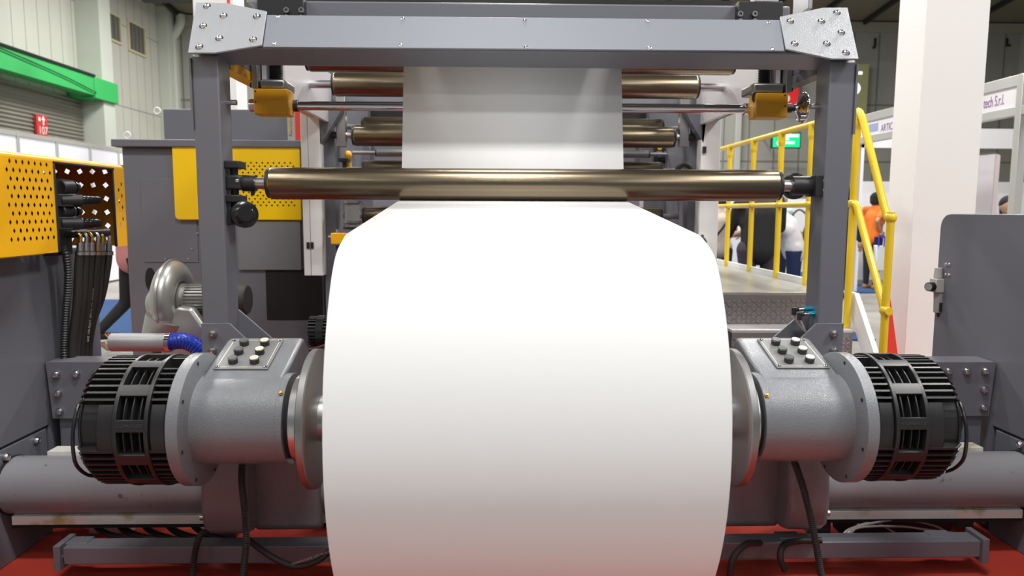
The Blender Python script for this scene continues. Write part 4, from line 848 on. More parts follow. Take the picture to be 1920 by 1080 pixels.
# ------------------------------------------------------------------ printing frame behind the gantry
def build_inner():
    YP = 4.72
    th = thing('printing_unit_uprights', 'grey upright frame of the printing unit behind the front portal', 'machine frame', (MC, YP, 0))
    for x0, x1, gx, s in ((604, 628, 595, -1), (1292, 1318, 1328, 1)):
        a, b = PY(x0, 300, YP).x, PY(x1, 300, YP).x; zt = PY(620, 130, YP).z
        m = MB(); m.box(a, b, YP, YP + .22, 0, zt); m.build('post', GREY2, th, bevel=.006)
        g0 = PY(gx, 203, YP - .12); g1 = PY(gx + (48 if s < 0 else -48), 268, YP - .12)
        xo = g0.x; xin = g1.x; xm = PY(603 if s < 0 else 1318, 300, YP - .12).x
        m = MB(); m.prism([(xo, YP - .12, g0.z), (xin, YP - .12, g0.z), (xm + s * -.0, YP - .12, g1.z), (xm, YP - .12, g1.z)], (0, .1, 0)); m.build('gusset', GREY, th, bevel=.003)
    m = MB(); m.box(MC - 1.1, MC + 1.1, 3.25, YP, .22, .27); m.build('base_tray', GREY2, th)  # unseen tray, added to keep red carpet reflections off the rollers
    for px, s in ((604, -1), (1318, 1)):
        x = PY(px, 300, YP).x; m = MB(); m.box(min(x, x - s * .04), max(x, x - s * .04), YP + .22, 6.4, .3, zt); m.build('side_plate', GREY2, th, bevel=.003)
    z = PY(960, 187, YP + .1).z; m = MB(); m.box(PY(640, 187, YP).x, PY(1280, 187, YP).x, YP + .1, YP + .16, z - .02, z + .03); m.build('tie_bar', COVER, th, bevel=.003)
    # rear wall of the unit
    YR = 6.4
    th2 = thing('printing_unit_cabinet', 'lavender grey rear panel of the printing unit seen between the rollers', 'machine panel', (MC, YR, 0))
    a, b = PY(636, 300, YR), PY(1282, 300, YR); zt = PY(900, 178, YR).z
    m = MB(); m.box(a.x, b.x, YR, YR + .1, 0, zt); m.build('panel', mat('lavender_grey', (.25, .25, .29), .5), th2, bevel=.003)
    m = MB(); m.box(a.x, b.x, YR - .05, YR, PY(900, 262, YR).z, PY(900, 206, YR).z); m.build('dark_opening', GAP, th2)
    for px in (1205, 1272): m = MB(); c = PY(px, 300, YR - .03); m.box(c.x - .014, c.x + .014, YR - .04, YR, .1, PY(900, 270, YR).z); m.build('edge_strip', WHITE, th2)
    for px in (1212, 684): m = MB(); c = PY(px, 290, YR - .2); m.box(c.x - .06, c.x + .05, YR - .2, YR - .01, PY(900, 306, YR).z, PY(900, 268, YR).z); m.build('bearing_block', DSTEEL, th2, bevel=.006)
    p = PY(1243, 290, 5.6); th3 = thing('operator_panel', 'small black operator panel with two selector switches and a yellow button', 'control panel', (p.x, 5.6, p.z - .08))
    A, B = PY(1227, 262, 5.6), PY(1258, 306, 5.6); m = MB(); m.box(A.x, B.x, 5.6, 5.66, B.z, A.z); m.build('panel', BLACK, th3, bevel=.003)
    for px in (1236, 1250):
        q = PY(px, 292, 5.6); m = MB(); m.lathe((q.x, 5.6, q.z), (0, -1, 0), [(0, 0), (0, .017), (.012, .016), (.012, 0)], 18); m.box(q.x - .004, q.x + .004, 5.575, 5.59, q.z - .015, q.z + .015); m.build('selector_switch', STEEL, th3)
        m = MB(); m.box(q.x - .02, q.x + .02, 5.597, 5.6, q.z + .024, q.z + .034); m.build('switch_label', mat('switch_label_blue%d' % px, (.25, .35, .5), .5), th3)
    q = PY(1237, 278, 5.6); m = MB(); m.lathe((q.x, 5.6, q.z), (0, -1, 0), [(0, 0), (0, .018), (.015, .016), (.02, 0)], 18); m.build('push_button', YEL, th3)
    # white covers on the outside of both posts
    for x0, x1, sm, lab in ((562, 606, 578, 'white cover with black latch beside the grey post, next to the yellow cabinet'), (1317, 1340, None, 'white cover strip beside the grey post, next to the yellow railing')):
        YC = 4.6; A, B = PY(x0, 200, YC), PY(x1, 517 if sm else 600, YC)
        zt = PY(x0, 150, YC).z
        th4 = thing('post_cover', lab, 'machine cover', ((A.x + B.x) / 2, YC, B.z))
        if sm:
            xs = PY(sm, 300, YC).x
            m = MB(); m.box(A.x, xs - .001, YC, YC + .1, B.z, zt); m.build('cover_door', WHITE, th4, bevel=.004)
            m = MB(); m.box(xs + .001, B.x, YC, YC + .1, B.z, zt); m.build('cover_panel', WHITE, th4, bevel=.004)
            for d in (575, 582.5): q, r = PY(d, 454, YC), PY(d + 6, 466, YC); m = MB(); m.box(q.x, r.x, YC - .008, YC, r.z, q.z); m.build('latch', BLACK, th4, bevel=.002)
        else:
            m = MB(); m.box(A.x, B.x, YC, YC + .1, B.z, zt); m.build('cover_panel', WHITE, th4, bevel=.004)
            q = PY(1320, 281, YC); m = MB(); m.box(q.x - .01, q.x + .012, YC - .012, YC, q.z - .02, q.z + .02); m.build('latch', BLACK, th4)
            q = PY(1316, 443, YC - .03)
            for dx, dz in ((0, 0), (.012, -.02), (.02, -.035)): m = MB(); m.cyl((q.x + dx, YC - .04, q.z + dz), (q.x + dx, YC, q.z + dz), .012, n=12); m.build('chrome_stud', CHROME, th4)
    # black handwheel at the right, mostly behind the long roller
    y = 4.5; q = PY(1283, 322, y); th5 = thing('handwheel', 'black rubber rimmed handwheel peeping over the long front roller', 'handwheel', (q.x, y, q.z - .06))
    m = MB(); m.torus((q.x, y, q.z), (.1, -1, 0), .045, .017, 32, 12); m.build('rim', RUB, th5)
    m = MB(); m.torus((q.x, y, q.z), (.1, -1, 0), .029, .005, 24, 8); m.cyl((q.x, y + .03, q.z), (q.x, y - .015, q.z), .014); m.cyl((q.x - .1, y, q.z - .008), (q.x, y, q.z - .008), .016); m.build('hub', DSTEEL, th5)
    # dosing unit left: sight glass, yellow block, yellow lever, small mount
    y = 4.5; th6 = thing('dosing_unit', 'small pump with glass body and yellow foot block at the paper edge', 'pump', PY(650, 458, y))
    A, B = PY(620, 437, y), PY(672, 458, y); m = MB(); m.box(A.x, B.x, y, y + .1, B.z, A.z); m.build('foot_block', YEL, th6, bevel=.004)
    m = MB(); c, d = PY(660, 378, y + .05), PY(660, 430, y + .05); m.cyl(V((c.x, y + .05, d.z)), V((c.x, y + .05, c.z)), .048, n=24); m.build('glass_body', mat('smoky_glass', (.2, .2, .2), .15), th6)
    for py in (381, 418, 430):
        q = PY(660, py, y + .05); m = MB(); m.cyl((c.x, y + .05, q.z), (c.x, y + .05, q.z + .016), .058, n=24); m.build('clamp_ring', DSTEEL if py < 429 else BLACK, th6)
    for px, py, mt in ((616, 445, STEEL), (634, 430, STEEL)): q = PY(px, py, y + .03); m = MB(); m.cyl(q, q + (V((.05, 0, 0)) if px < 620 else V((0, 0, -.03))), .014, n=12); m.build('fitting', mt, th6)
    q = PY(632, 460, y + .03); m = MB(); m.cyl(q, q + V((.01, 0, -.06)), .011, n=12); m.build('drain_fitting', BLACK, th6)
    y = 5.3; q = PY(652, 291, y); th7 = thing('lever_knob', 'yellow ball ended lever on the printing unit above the front roller', 'lever', (q.x, y, q.z - .08))
    m = MB(); m.ball(q, .032); m.build('ball', YEL, th7)
    m = MB(); m.tube([q + V((-.05, 0, .02)), q], .018, 12); m.tube([q, q + V((.015, 0, -.11))], .018, 12); m.build('stem', YEL, th7)
    y = 4.55; A, B = PY(633, 296, y), PY(652, 303, y); m = MB(); m.box(A.x, B.x, y, y + .1, B.z, A.z); m.cyl(((A.x + B.x) / 2, y + .05, B.z - .08), ((A.x + B.x) / 2, y + .05, B.z), .014); m.build('clamp_lug', BLACK, r3, bevel=.002)
    # small spare motor by the roll, left
    q = PD(598, 622, 3.1); th8 = thing('small_motor', 'small black ribbed motor half hidden behind the left paper edge', 'motor', q - V((0, 0, .07)))
    m = MB(); m.cyl(q + V((-.035, 0, 0)), q + V((.14, 0, 0)), .055, n=32); m.build('motor_body', CAST, th8)
    m = MB()
    for k in range(26):
        a = 2 * pi * k / 26; e = V((0, cos(a), sin(a))); t = V((0, -sin(a), cos(a))); m.obox(q + e * .056 + V((.05, 0, 0)), V((.085, 0, 0)), e * .012, t * .003)
    m.build('cooling_fins', CAST, th8, smooth=0)
    m = MB(); m.ring(q + V((.0, 0, 0)), q + V((.03, 0, 0)), .071, .05, 32); m.build('band', BLACKG, th8)
    m = MB(); m.tube(spline([q + V((-.03, -.05, -.07)), q + V((.03, -.07, -.05)), q + V((.1, -.07, -.02))], 5), .006, 8); m.build('lead', mat('brown_cable', (.10, .03, .02), .5), th8)
    m = MB(); m.box(q.x - .02, q.x + .12, q.y - .03, q.y + .04, 0, q.z - .05); m.build('stand', GREY2, th8)
build_inner()

# ------------------------------------------------------------------ drying cabinet and blower on the left
def build_cabinet():
    Y = 5.0; P = lambda px, py, d=0: PY(px, py, Y + d)
    xl = P(237, 450).x; xr = P(605, 400).x; zt = P(237, 276).z; zl = P(237, 262).z
    th = thing('drying_cabinet', 'big grey machine cabinet with a yellow cover panel, behind the left column', 'cabinet', ((xl + xr) / 2, Y, 0))
    m = MB(); m.box(xl, xr, Y, Y + 1.3, .02, zt); m.build('body', GREY2, th, bevel=.01)
    m = MB(); m.box(xl - .045, xr, Y - .05, Y + 1.35, zt, zl); m.build('lid', GREY2, th, bevel=.006)
    A, B = P(305, 204, .25), P(556, 262, .25); m = MB(); m.box(A.x, P(563, 220, .25).x, Y + .25, Y + 1.2, zl, A.z); m.build('top_box', GREY2, th, bevel=.006)
    A, B = P(538, 206, .2), P(563, 262, .2); m = MB(); m.box(A.x, B.x, Y + .2, Y + .25, zl, A.z); g = m.build('end_plate', mat('pale_grey_plate', (.42, .41, .40), .5), th)
    A, B = P(553, 196, .18), P(566, 262, .18); m = MB(); m.box(A.x, B.x, Y + .17, Y + .2, zl, A.z + .1); m.build('red_strip', RED, th)
    A, B = P(540, 217, .19), P(546, 252, .19); m = MB()
    for k in range(12): z = B.z + (A.z - B.z) * k / 12; m.box(A.x, B.x, Y + .188, Y + .199, z, z + (A.z - B.z) / 20)
    m.build('scale_label', mat('label_yellow', (.62, .55, .25), .5), th, smooth=0)
    for px, py in ((239, 254), (295, 208)):
        q = P(px, py, .1 if py > 230 else .3); m = MB(); m.torus((q.x, Y + (.1 if py > 230 else .3), q.z), (0, 1, 0), .022, .006, 24, 8); m.build('eye_bolt', WHITE, th)
    # yellow cover with small square holes
    A, B = P(322, 265, -.03), P(566, 413, -.03)
    m = MB(); rr = .03; pts = []
    for cx, cz, a0 in ((A.x + rr, A.z - rr, 90), (A.x + rr, B.z + rr, 180)):
        for k in range(6): a = radians(a0 + 18 * k); pts.append((cx + rr * cos(a), Y - .035, cz + rr * sin(a)))
    pts += [(B.x, Y - .035, B.z), (B.x, Y - .035, A.z)]
    m.prism(pts, (0, .034, 0)); yc = m.build('yellow_cover', mat('yellow_cover_paint', (.98, .62, .0), .33, coat=.3), th, bevel=.006, seg=3)
    m = MB(); r0 = P(428, 305, -.036); pitch = 10.2 / F * Y
    for i in range(14):
        for j in range(12):
            x = r0.x + (j + .5 * (i % 2)) * pitch; z = r0.z - i * pitch * .58; s = .0075
            m.prism([(x - s, Y - .036, z), (x, Y - .036, z - s), (x + s, Y - .036, z), (x, Y - .036, z + s)], (0, .002, 0))
    m.build('vent_holes', GAP, yc, smooth=0)
    A, B = P(445, 414, -.01), P(566, 506, -.01); m = MB(); m.box(A.x, B.x, Y - .02, Y - .001, B.z, A.z); m.build('lower_panel', mat('pale_machine_panel', (.19, .19, .205), .45), th, bevel=.002)
    A, B = P(497, 504, -.01), P(605, 600, -.01); m = MB(); m.box(A.x, B.x, Y - .004, Y - .001, B.z, A.z); m.build('dark_opening', GAP, th)
    A, B = P(262, 334, -.01), P(372, 492, -.01); m = MB(); m.box(A.x, B.x, Y - .006, Y - .001, B.z, A.z); m.build('inset_door', GREY2, th, bevel=.003)
    for px, py in ((310, 485), (354, 485), (371, 437), (360, 466)): q = P(px, py, -.007); m = MB(); m.lathe(q, (0, -1, 0), [(0, 0), (0, .008), (.005, .006), (.006, 0)], 12); m.build('screw', CHROME, th)
    m = MB(); q = P(282, 524, -.003); m.lathe((q.x, Y - .001, q.z), (0, -1, 0), [(0, 0), (0, .001), (.004, .001), (.004, 0)], 8)
    for v in m.bm.verts: 
        a = atan2(v.co.z - q.z, v.co.x - q.x)
    m.bm.clear(); n = 28; m.prism([(q.x + .036 * cos(2 * pi * k / n), Y - .003, q.z + .082 * sin(2 * pi * k / n)) for k in range(n)], (0, .002, 0)); m.build('cable_opening', GAP, th)
    # blower
    Yb = 4.35; Pb = lambda px, py, d=0: PY(px, py, Yb + d)
    BL = mat('cast_aluminium', (.44, .44, .42), .36, .75, bump=(200, .15, .001)); c = Pb(326, 562); cx, cz = c.x, c.z
    th = thing('ring_blower', 'cast aluminium ring blower with motor, in front of the grey cabinet', 'blower', (cx, Yb, cz - .3))
    R = .235
    m = MB(); m.lathe((cx - .06, Yb, cz), (1, 0, 0), [(0, 0), (.0, .12), (-.012, .14), (-.012, .165), (.01, .205), (.035, R - .008), (.052, R), (.052, R + .01), (.066, R + .01), (.066, R), (.085, R - .003), (.105, R - .02), (.125, R - .06), (.13, .15), (.115, .115), (.09, .11), (.09, 0)], 64); m.build('spiral_housing', BL, th, smooth=35)
    m = MB(); m.ball((cx - .07, Yb - .02, cz - .02), .105, (.75, 1, 1), 24); m.build('inlet_dome', BL, th)
    m = MB(); m.cyl((cx + .03, Yb, cz), (cx + .07, Yb, cz), .10, n=40); m.cyl((cx + .07, Yb, cz), (cx + .36, Yb, cz), .083, n=40); mo = m.build('motor', BL, th)
    m = MB()
    for k in range(30): a = 2 * pi * k / 30; e = V((0, cos(a), sin(a))); t = V((0, -sin(a), cos(a))); m.obox(V((cx + .22, Yb, cz)) + e * .085, V((.13, 0, 0)), e * .012, t * .0035)
    m.build('cooling_fins', BL, mo, smooth=0)
    m = MB(); q = Pb(450, 575); m.lathe((cx + .36, Yb, cz), (1, 0, 0), [(0, 0), (0, .102), (.06, .10), (.085, .085), (.09, 0)], 32); m.build('fan_cowl', mat('dark_cowl', (.06, .06, .058), .5), th)
    m = MB(); m.prism([(cx - .03, Yb - .16, cz - .12), (cx + .09, Yb - .16, cz - .02), (cx + .17, Yb - .16, cz - .03), (cx + .36, Yb - .16, cz - .33), (cx - .02, Yb - .16, cz - .33)], (0, .08, 0)); m.build('foot_bracket', BL, th, bevel=.02, seg=3)
    m = MB(); m.cyl((cx - .06, Yb - .1, cz - .26), (cx + .0, Yb - .1, cz - .1), .1, .12, n=24); m.build('outlet_neck', BL, th)
    m = MB(); m.box(cx - .1, cx + .34, Yb - .1, Yb + .1, 0, cz - .3); m.build('pedestal', GREY2, th)
    # aluminium duct and blue hose
    Yd = 4.0; A, B = PY(210, 641, Yd), PY(318, 643, Yd)
    m = MB(); m.cyl(V((A.x, Yd, (A.z + B.z) / 2)), V((B.x, Yd, (A.z + B.z) / 2)), .051, n=36); m.build('air_duct', mat('duct_aluminium', (.36, .36, .38), .45, .3), label='straight pale metal air duct ending at the blue hose', cat='duct')
    th = thing('blue_hose', 'bright blue ribbed hose clamped to the pale metal duct', 'hose', B)
    zc = (A.z + B.z) / 2
    pts = [V((B.x - .01, Yd, zc)), PY(340, 639, Yd), PY(362, 646, Yd), PY(384, 664, Yd), PY(410, 690, Yd), PY(440, 730, Yd)]; pts[0].z = zc
    m = MB(); m.tube(resample(spline(pts, 8), .009), .047, 20, corr=(1, .07)); m.build('hose', BLUEH, th, smooth=25)
    m = MB(); m.ring((B.x - .012, Yd, zc), (B.x + .012, Yd, zc), .054, .045, 32); m.build('hose_clamp', CHROME, th)
build_cabinet()

# ------------------------------------------------------------------ platform, stairs and yellow railing
def build_platform():
    CHK = mat('checker_plate', (.25, .225, .23), .42, .4); CHT = mat('platform_top', (.40, .40, .36), .3, .4, bump=(40, .1))
    XR = 2.15; YE = 4.43; XI = 1.42; ZP = PY(1500, 548, YE).z
    th = thing('platform', 'raised operator platform with checker plate risers and a white edge strip', 'platform', (1.8, YE, 0))
    def plate(y, z0, z1, nm):
        m = MB(); m.box(XI, XR, y, y + .006, z0, z1); g = m.build('riser', CHK, th)
        m = MB(); r = 0; z = z0 + .016
        while z < z1 - .01:
            c = 0; x = XI + .02 + (r % 2) * .0
            while x < XR - .02:
                d = V((.014, 0, .010)) if (c + r) % 2 == 0 else V((.014, 0, -.010)); o = V((x, y - .001, z)); w = V((-d.z, 0, d.x)).normalized() * .0034
                m.face([o - d, o - w, o + d, o + w]); 
                m.face([o - d, o - w + V((0, -.0025, 0)), o + d, o + w + V((0, -.0025, 0))]) if False else None
                x += .031; c += 1
            z += .026; r += 1
        for f in list(m.bm.faces):
            f.normal_update()
        g2 = bmesh.ops.extrude_face_region(m.bm, geom=list(m.bm.faces)); bmesh.ops.translate(m.bm, verts=[v for v in g2['geom'] if isinstance(v, bmesh.types.BMVert)], vec=(0, -.004, 0))
        m.build('raised_tread_pattern', MATS.get('tread_highlight_metal') or mat('tread_highlight_metal', (.42, .38, .38), .35, .4), g, smooth=0)  # shinier raised bars, their highlights put into a lighter base colour
    m = MB(); m.box(XI, XR, YE, 11.0, ZP - .02, ZP); m.build('deck', CHT, th, bevel=.003)
    m = MB(); m.box(XR, XR + .02, YE, 11.0, ZP - .25, ZP + .045); m.build('edge_strip', WHITE, th)
    tr = .23; rise = ZP - PY(1450, 607, YE).z
    for k in range(3):
        y = YE - tr * k; z1 = ZP - rise * k - (.02 if k == 0 else .02); plate(y, ZP - rise * (k + 1), z1, k)
        m = MB(); m.box(XI, XR, y - tr, y, ZP - rise * (k + 1) - .02, ZP - rise * (k + 1)); m.build('tread', ALU, th, bevel=.003)
    A = [PX(1583, 545, XR + .02), PX(1604, 552, XR + .02)]; d = V((0, -tr, -rise)) * 3.2
    m = MB(); p0 = V((XR + .02, A[0].y, A[0].z)); p1 = V((XR + .02, YE - .02, ZP - .12))
    a, b, c, e = PX(1581, 545, XR + .03), PX(1602, 550, XR + .03), PX(1648, 690, XR + .03), PX(1620, 690, XR + .03)
    m.prism([a, b, b + (c - b) * 2.2, e + (c - b) * 1.2 * 1.0], (.03, 0, 0)); m.build('stair_stringer', WHITE, th)
    m = MB(); m.box(XR - .06, XR, YE + .02, 8, .0, ZP - .02); m.build('side_skirt', GREY2, th)
    # railing
    rg = thing('guardrail', 'yellow tubular guardrail along the platform and down the stairs', 'guardrail', (XR, YE, ZP), None)
    r = .021; zt = PX(1520, 234, XR).z; zm = PX(1520, 383.5, XR).z
    ys = [PX(px, by, XR).y for px, by in ((1510, 529), (1455, 517), (1405, 505.5), (1362, 496))]
    ys += [ys[-1] + .95, ys[-1] + 1.9]
    m = MB()
    pt = PX(1604, 205, XR + .05); Ye = PX(1604, 300, XR).y
    top = [V((XR, ys[-1], zt)), V((XR, Ye + .08, zt))] + spline([V((XR, Ye + .06, zt)), V((XR, Ye - .01, zt + .0)), V((XR, Ye - .06, zt - .05))], 5)
    p2 = PX(1663, 405, XR)
    top += [V((XR, p2.y + .03, p2.z + .045))] + spline([V((XR, p2.y + .012, p2.z + .02)), V((XR, p2.y, p2.z)), V((XR, p2.y - .03, p2.z - .01))], 4)
    m.tube(top, r, 14); m.build('top_rail', YELR, rg)
    m = MB(); q1 = PX(1658, 582, XR)
    mid = [V((XR, ys[-1], zm)), V((XR, Ye + .02, zm))] + spline([V((XR, Ye, zm)), V((XR, Ye - .04, zm - .01)), V((XR, Ye - .08, zm - .07))], 5)[1:]
    mid += [V((XR, q1.y + .03, q1.z + .05))] + spline([V((XR, q1.y + .01, q1.z + .015)), V((XR, q1.y - .02, q1.z)), V((XR, q1.y - .05, q1.z))], 4)
    m.tube(mid, r, 14); m.build('mid_rail', YELR, rg)
    for y in ys + [Ye]:
        m = MB(); m.cyl((XR, y, ZP - (.25 if y == Ye else 0)), (XR, y, zt), r, n=16)
        po = m.build('post', YELR, rg)
        m = MB(); m.cyl((XR, y, zt - .075), (XR, y, zt - .005), r * 1.3, n=16); m.cyl((XR, y, zt - .1), (XR, y, zt - .075), r * 1.05, r * 1.3, n=16); m.build('tee_socket', YELR, po)
        m = MB(); m.ball((XR, y, zm), r * 1.45, n=14); m.build('cross_socket', YELR, po)
    yp = p2.y - .04; m = MB(); m.cyl((XR, yp, 0), (XR, yp, p2.z + .02), r, n=16); po = m.build('post', YELR, rg); 
    for zz in (q1.z, p2.z - .01): m = MB(); m.ball((XR, yp, zz), r * 1.5, n=14); m.build('tee_socket', YELR, po)
build_platform()

# ------------------------------------------------------------------ pillars, booth, banner, signs
def build_stand_pieces():
    m = MB(); Y = 5.4; A, B = PY(1737, 10, Y), PY(1857, 10, Y); d = A.x / ((1690 - 927) / F) - Y
    m.box(A.x, B.x, Y, Y + .36, 0, PY(1737, -160, Y).z); m.build('stand_pillar', WHITEP, bevel=.004, label='thick white square pillar beside the tall right side frame', cat='pillar')
    m = MB(); a = [PY(1669, 555, 5.3), PY(1683, 661, 5.3), PY(1692, 730, 5.3), PY(1655, 730, 5.3), PY(1655, 661, 5.3)]; m.prism(a, (0, .02, 0)); m.build('red_fin', RED, label='narrow red triangular fin at the foot of the thick white pillar', cat='panel')
    Y = 8.2; A, B = PY(362, 20, Y), PY(438, 20, Y); th = thing('stand_pillar', 'slim white pillar with a red edge behind the left end of the beam', 'pillar', ((A.x + B.x) / 2, Y, 0))
    m = MB(); m.box(A.x, B.x, Y, Y + .35, 0, PY(400, -90, Y).z); m.build('shaft', WHITEP, th, bevel=.004)
    q, r = PY(426, 0, Y), PY(434, 80, Y); m = MB(); m.box(q.x, r.x, Y - .01, Y, r.z, PY(400, -90, Y).z); m.build('red_edge', RED, th)
    # booth frame on the right
    wl = mat('booth_white', (.82, .81, .83), .4); fr = mat('booth_frame', (.62, .62, .60), .35, .5)
    XB = 4.33; P = lambda px, py, dx=0: PX(px, py, XB + dx)
    y0, y1 = 5.2, P(1610, 230).y; zt = P(1915, 140).z; zb = P(1909, 217).z
    th = thing('exhibition_booth', 'white exhibition booth with a lettered fascia on the far right', 'booth', (XB, 7, 0))
    m = MB(); m.box(XB - .03, XB + .03, y0, y1, zt - .09, zt); m.build('top_rail', fr, th, bevel=.004)
    m = MB(); m.box(XB - .03, XB + .03, y0, y1, zb, zb + .075); m.build('bottom_rail', fr, th, bevel=.004)
    m = MB(); m.box(XB - .01, XB + .01, y0, y1, zb + .075, zt - .09); fa = m.build('fascia_board', wl, th)
    for y in (P(1909, 300).y, y1): m = MB(); m.box(XB - .035, XB + .035, y - .035, y + .035, 0, zt); m.build('booth_post', fr, th, bevel=.004)
    pu = mat('fascia_letter_purple', (.30, .12, .34), .6); bl = mat('fascia_logo_blue', (.36, .40, .62), .6); dk = mat('fascia_logo_dark', (.05, .05, .06), .6)
    zc = (zb + zt) / 2 - .05
    ya, yb = P(1653, 250).y, P(1690, 250).y
    text('ARTICA INTE', .115, pu, fa, (XB - .012, ya, zc - .02), (0, -1, 0), (0, 0, 1), width=(ya - P(1700, 250).y))
    ya, yb = P(1847, 190).y, P(1885, 190).y
    text('tech S.r.l.', .13, pu, fa, (XB - .012, ya, zc - .0), (0, -1, 0), (0, 0, 1), width=ya - yb)
    a, b = P(1631, 240).y, P(1648, 240).y
    m = MB(); m.box(XB - .013, XB - .01, b, a, zc, zc + .09); m.build('logo_block', bl, fa)
    m = MB(); m.box(XB - .013, XB - .01, b + .02, a - .05, zc - .08, zc - .045); m.build('logo_bar', dk, fa)
    # white rear walls of the stand
    m = MB(); Yw = 13.6; A = PY(1602, 340, Yw); m.box(A.x, A.x + 3.6, Yw, Yw + .05, 0, A.z); w2 = m.build('booth_wall', wl, label='low white booth wall behind the visitor in the orange shirt', cat='booth wall')
    m = MB(); m.box(A.x, A.x + 3.6, Yw - .03, Yw, .0, .1); m.build('skirting', fr, w2)
    m = MB(); q = PY(1606, 300, 12.5); m.box(q.x, q.x + .08, 12.4, 12.48, 0, PY(1606, 262, 12.4).z); pw = m.build('header_frame', wl, label='white header frame of the far booth above the orange shirted visitor', cat='booth')
    m = MB(); m.box(q.x, 9.6, 12.4, 12.46, PY(1650, 277, 12.4).z, PY(1650, 240, 12.4).z); m.build('header_board', wl, pw)
    m = MB(); Yw = 16.5; A, B = PY(1338, 372, Yw), PY(1600, 372, Yw); m.box(A.x, B.x, Yw, Yw + .05, 0, A.z); m.build('booth_wall', wl, label='long white wall behind the visitors beyond the yellow railing', cat='booth wall')
    # counters
    cw = mat('counter_white', (.70, .70, .72), .45)
    for a, b, lab in ((1366, 1396, 'white counter with leaflets nearest the visitor in the beige shirt'), (1452, 1478, 'white counter by the hand of the visitor in the white shirt')):
        Y = 15.2; A, B = PY(a, 443, Y), PY(b, 500, Y); th = thing('counter', lab, 'counter', ((A.x + B.x) / 2, Y, 0))
        m = MB(); m.box(A.x, B.x, Y, Y + .4, 0, A.z); m.build('body', cw, th, bevel=.01)
        m = MB(); m.box(A.x - .03, B.x + .03, Y - .03, Y + .43, A.z, A.z + .03); m.build('top', cw, th, bevel=.01)
        if a < 1400:
            for k, c in enumerate(((.7, .68, .6), (.25, .28, .2), (.75, .75, .7), (.4, .38, .3))):
                x = A.x + .06 + .07 * k; m = MB(); m.box(x, x + .06, Y + .05, Y + .12, A.z + .03, A.z + .09 + .05 * ((k * 7) % 3)); setp(m.build('leaflet_stack', mat('leaflet_%d' % k, c, .6)), '%s stack of leaflets standing on the white counter' % ('cream', 'dark green', 'white', 'brown')[k], 'leaflets', 'leaflets on the counter')
    # roll-up banner
    Y = 7.6; A, B, C, D = PY(1838, 291, Y), PY(1868, 288, Y - .25), PY(1862, 404, Y - .25), PY(1832, 404, Y)
    th = thing('roll_up_banner', 'white roll up banner with blue graphics beside the booth post', 'banner', (A.x, Y, 0))
    bw = mat('banner_white', (.80, .76, .80), .5); n = (B - A).cross(C - A).normalized(); n = n if n.y < 0 else -n
    D2, C2 = A + (D - A) * 1.35, B + (C - B) * 1.35
    D2 = V((A.x, A.y, .15)); C2 = V((B.x, B.y, .15))
    m = MB(); m.prism([A, B, C2, D2], n * -.01); m.build('sheet', bw, th, smooth=0)
    e = PY(1876, 291, Y - .2); m = MB(); m.prism([B, e, V((e.x, e.y, .15)), C2], n * -.012); m.build('side_sheet', mat('banner_pink', (.72, .62, .64), .5), th, smooth=0)
    m = MB(); m.obox((A + B) / 2 + V((0, 0, -.02 - A.z * 0)) * 0 + V((0, 0, .005)), (B - A) / 2, n * .012, V((0, 0, .008))); m.build('top_bar', DSTEEL, th)
    m = MB(); m.obox((C2 + D2) / 2 + V((0, 0, -.07)), (B - A) / 2, n * .1, V((0, 0, .07))); m.build('base', DSTEEL, th)
    bb = mat('banner_blue', (.10, .40, .62), .5); lt = mat('banner_line', (.45, .5, .65), .5)
    def on(u, v): return A.lerp(B, u) + V((0, 0, -(A.z - .15) * v)) + n * .0015
    m = MB(); m.face([on(.0, .02), on(.45, .02), on(.0, .09)]); 
    for (u, v, w, h) in ((.5, .03, .16, .04), (.48, .11, .16, .04)): m.face([on(u, v), on(u + w, v), on(u + w, v + h), on(u, v + h)])
    m.build('blue_graphic', bb, th, smooth=0)
    m = MB()
    for k in range(7): v = .22 + .035 * k; m.face([on(.12, v), on(.85 if k % 3 else .6, v), on(.85 if k % 3 else .6, v + .008), on(.12, v + .008)])
    for v in (.05, .13): m.face([on(.72, v), on(.93, v), on(.93, v + .03), on(.72, v + .03)])
    m.build('text_line', lt, th, smooth=0)
    # lit green exit sign, olive light box, red sign on the back wall
    Yw = 20.5; A, B = PY(1450, 250, Yw), PY(1499, 276, Yw); th = thing('exit_sign', 'lit green exit sign hanging on the back wall above the railing', 'sign', ((A.x + B.x) / 2, Yw, B.z))
    m = MB(); m.box(A.x - .03, B.x + .03, Yw, Yw + .12, B.z - .03, A.z + .03); m.build('housing', BLACK, th)
    m = MB(); m.box(A.x, B.x, Yw - .004, Yw, B.z, A.z); m.build('green_face', mat('exit_green', (.0, .72, .22), .5, emit=.75), th)
    we = mat('exit_white', (.85, 1, .95), .5, emit=1.1); w = B.x - A.x; h = A.z - B.z
    m = MB()
    for x0, x1, zz0, zz1 in ((.28, .94, .74, .92), (.24, .58, .52, .70), (.24, .8, .24, .42)): m.box(A.x + w * x0, A.x + w * x1, Yw - .008, Yw - .004, B.z + h * zz0, B.z + h * zz1)
    m.cyl((A.x + w * .22, Yw - .008, B.z + h * .3), (A.x + w * .22, Yw - .004, B.z + h * .3), h * .17, n=16); m.build('white_marks', we, th, smooth=0)
    m = MB(); m.box(A.x + w * .3, A.x + w * .34, Yw, 22, A.z, A.z + .02); m.build('wall_arm', BLACK, th)
    Yw = 21.7; A, B = PY(1585, 120, Yw), PY(1625, 205, Yw); th = thing('light_box', 'olive back lit wall sign with a white disc, partly behind the right column', 'sign', ((A.x + B.x) / 2, Yw, B.z))
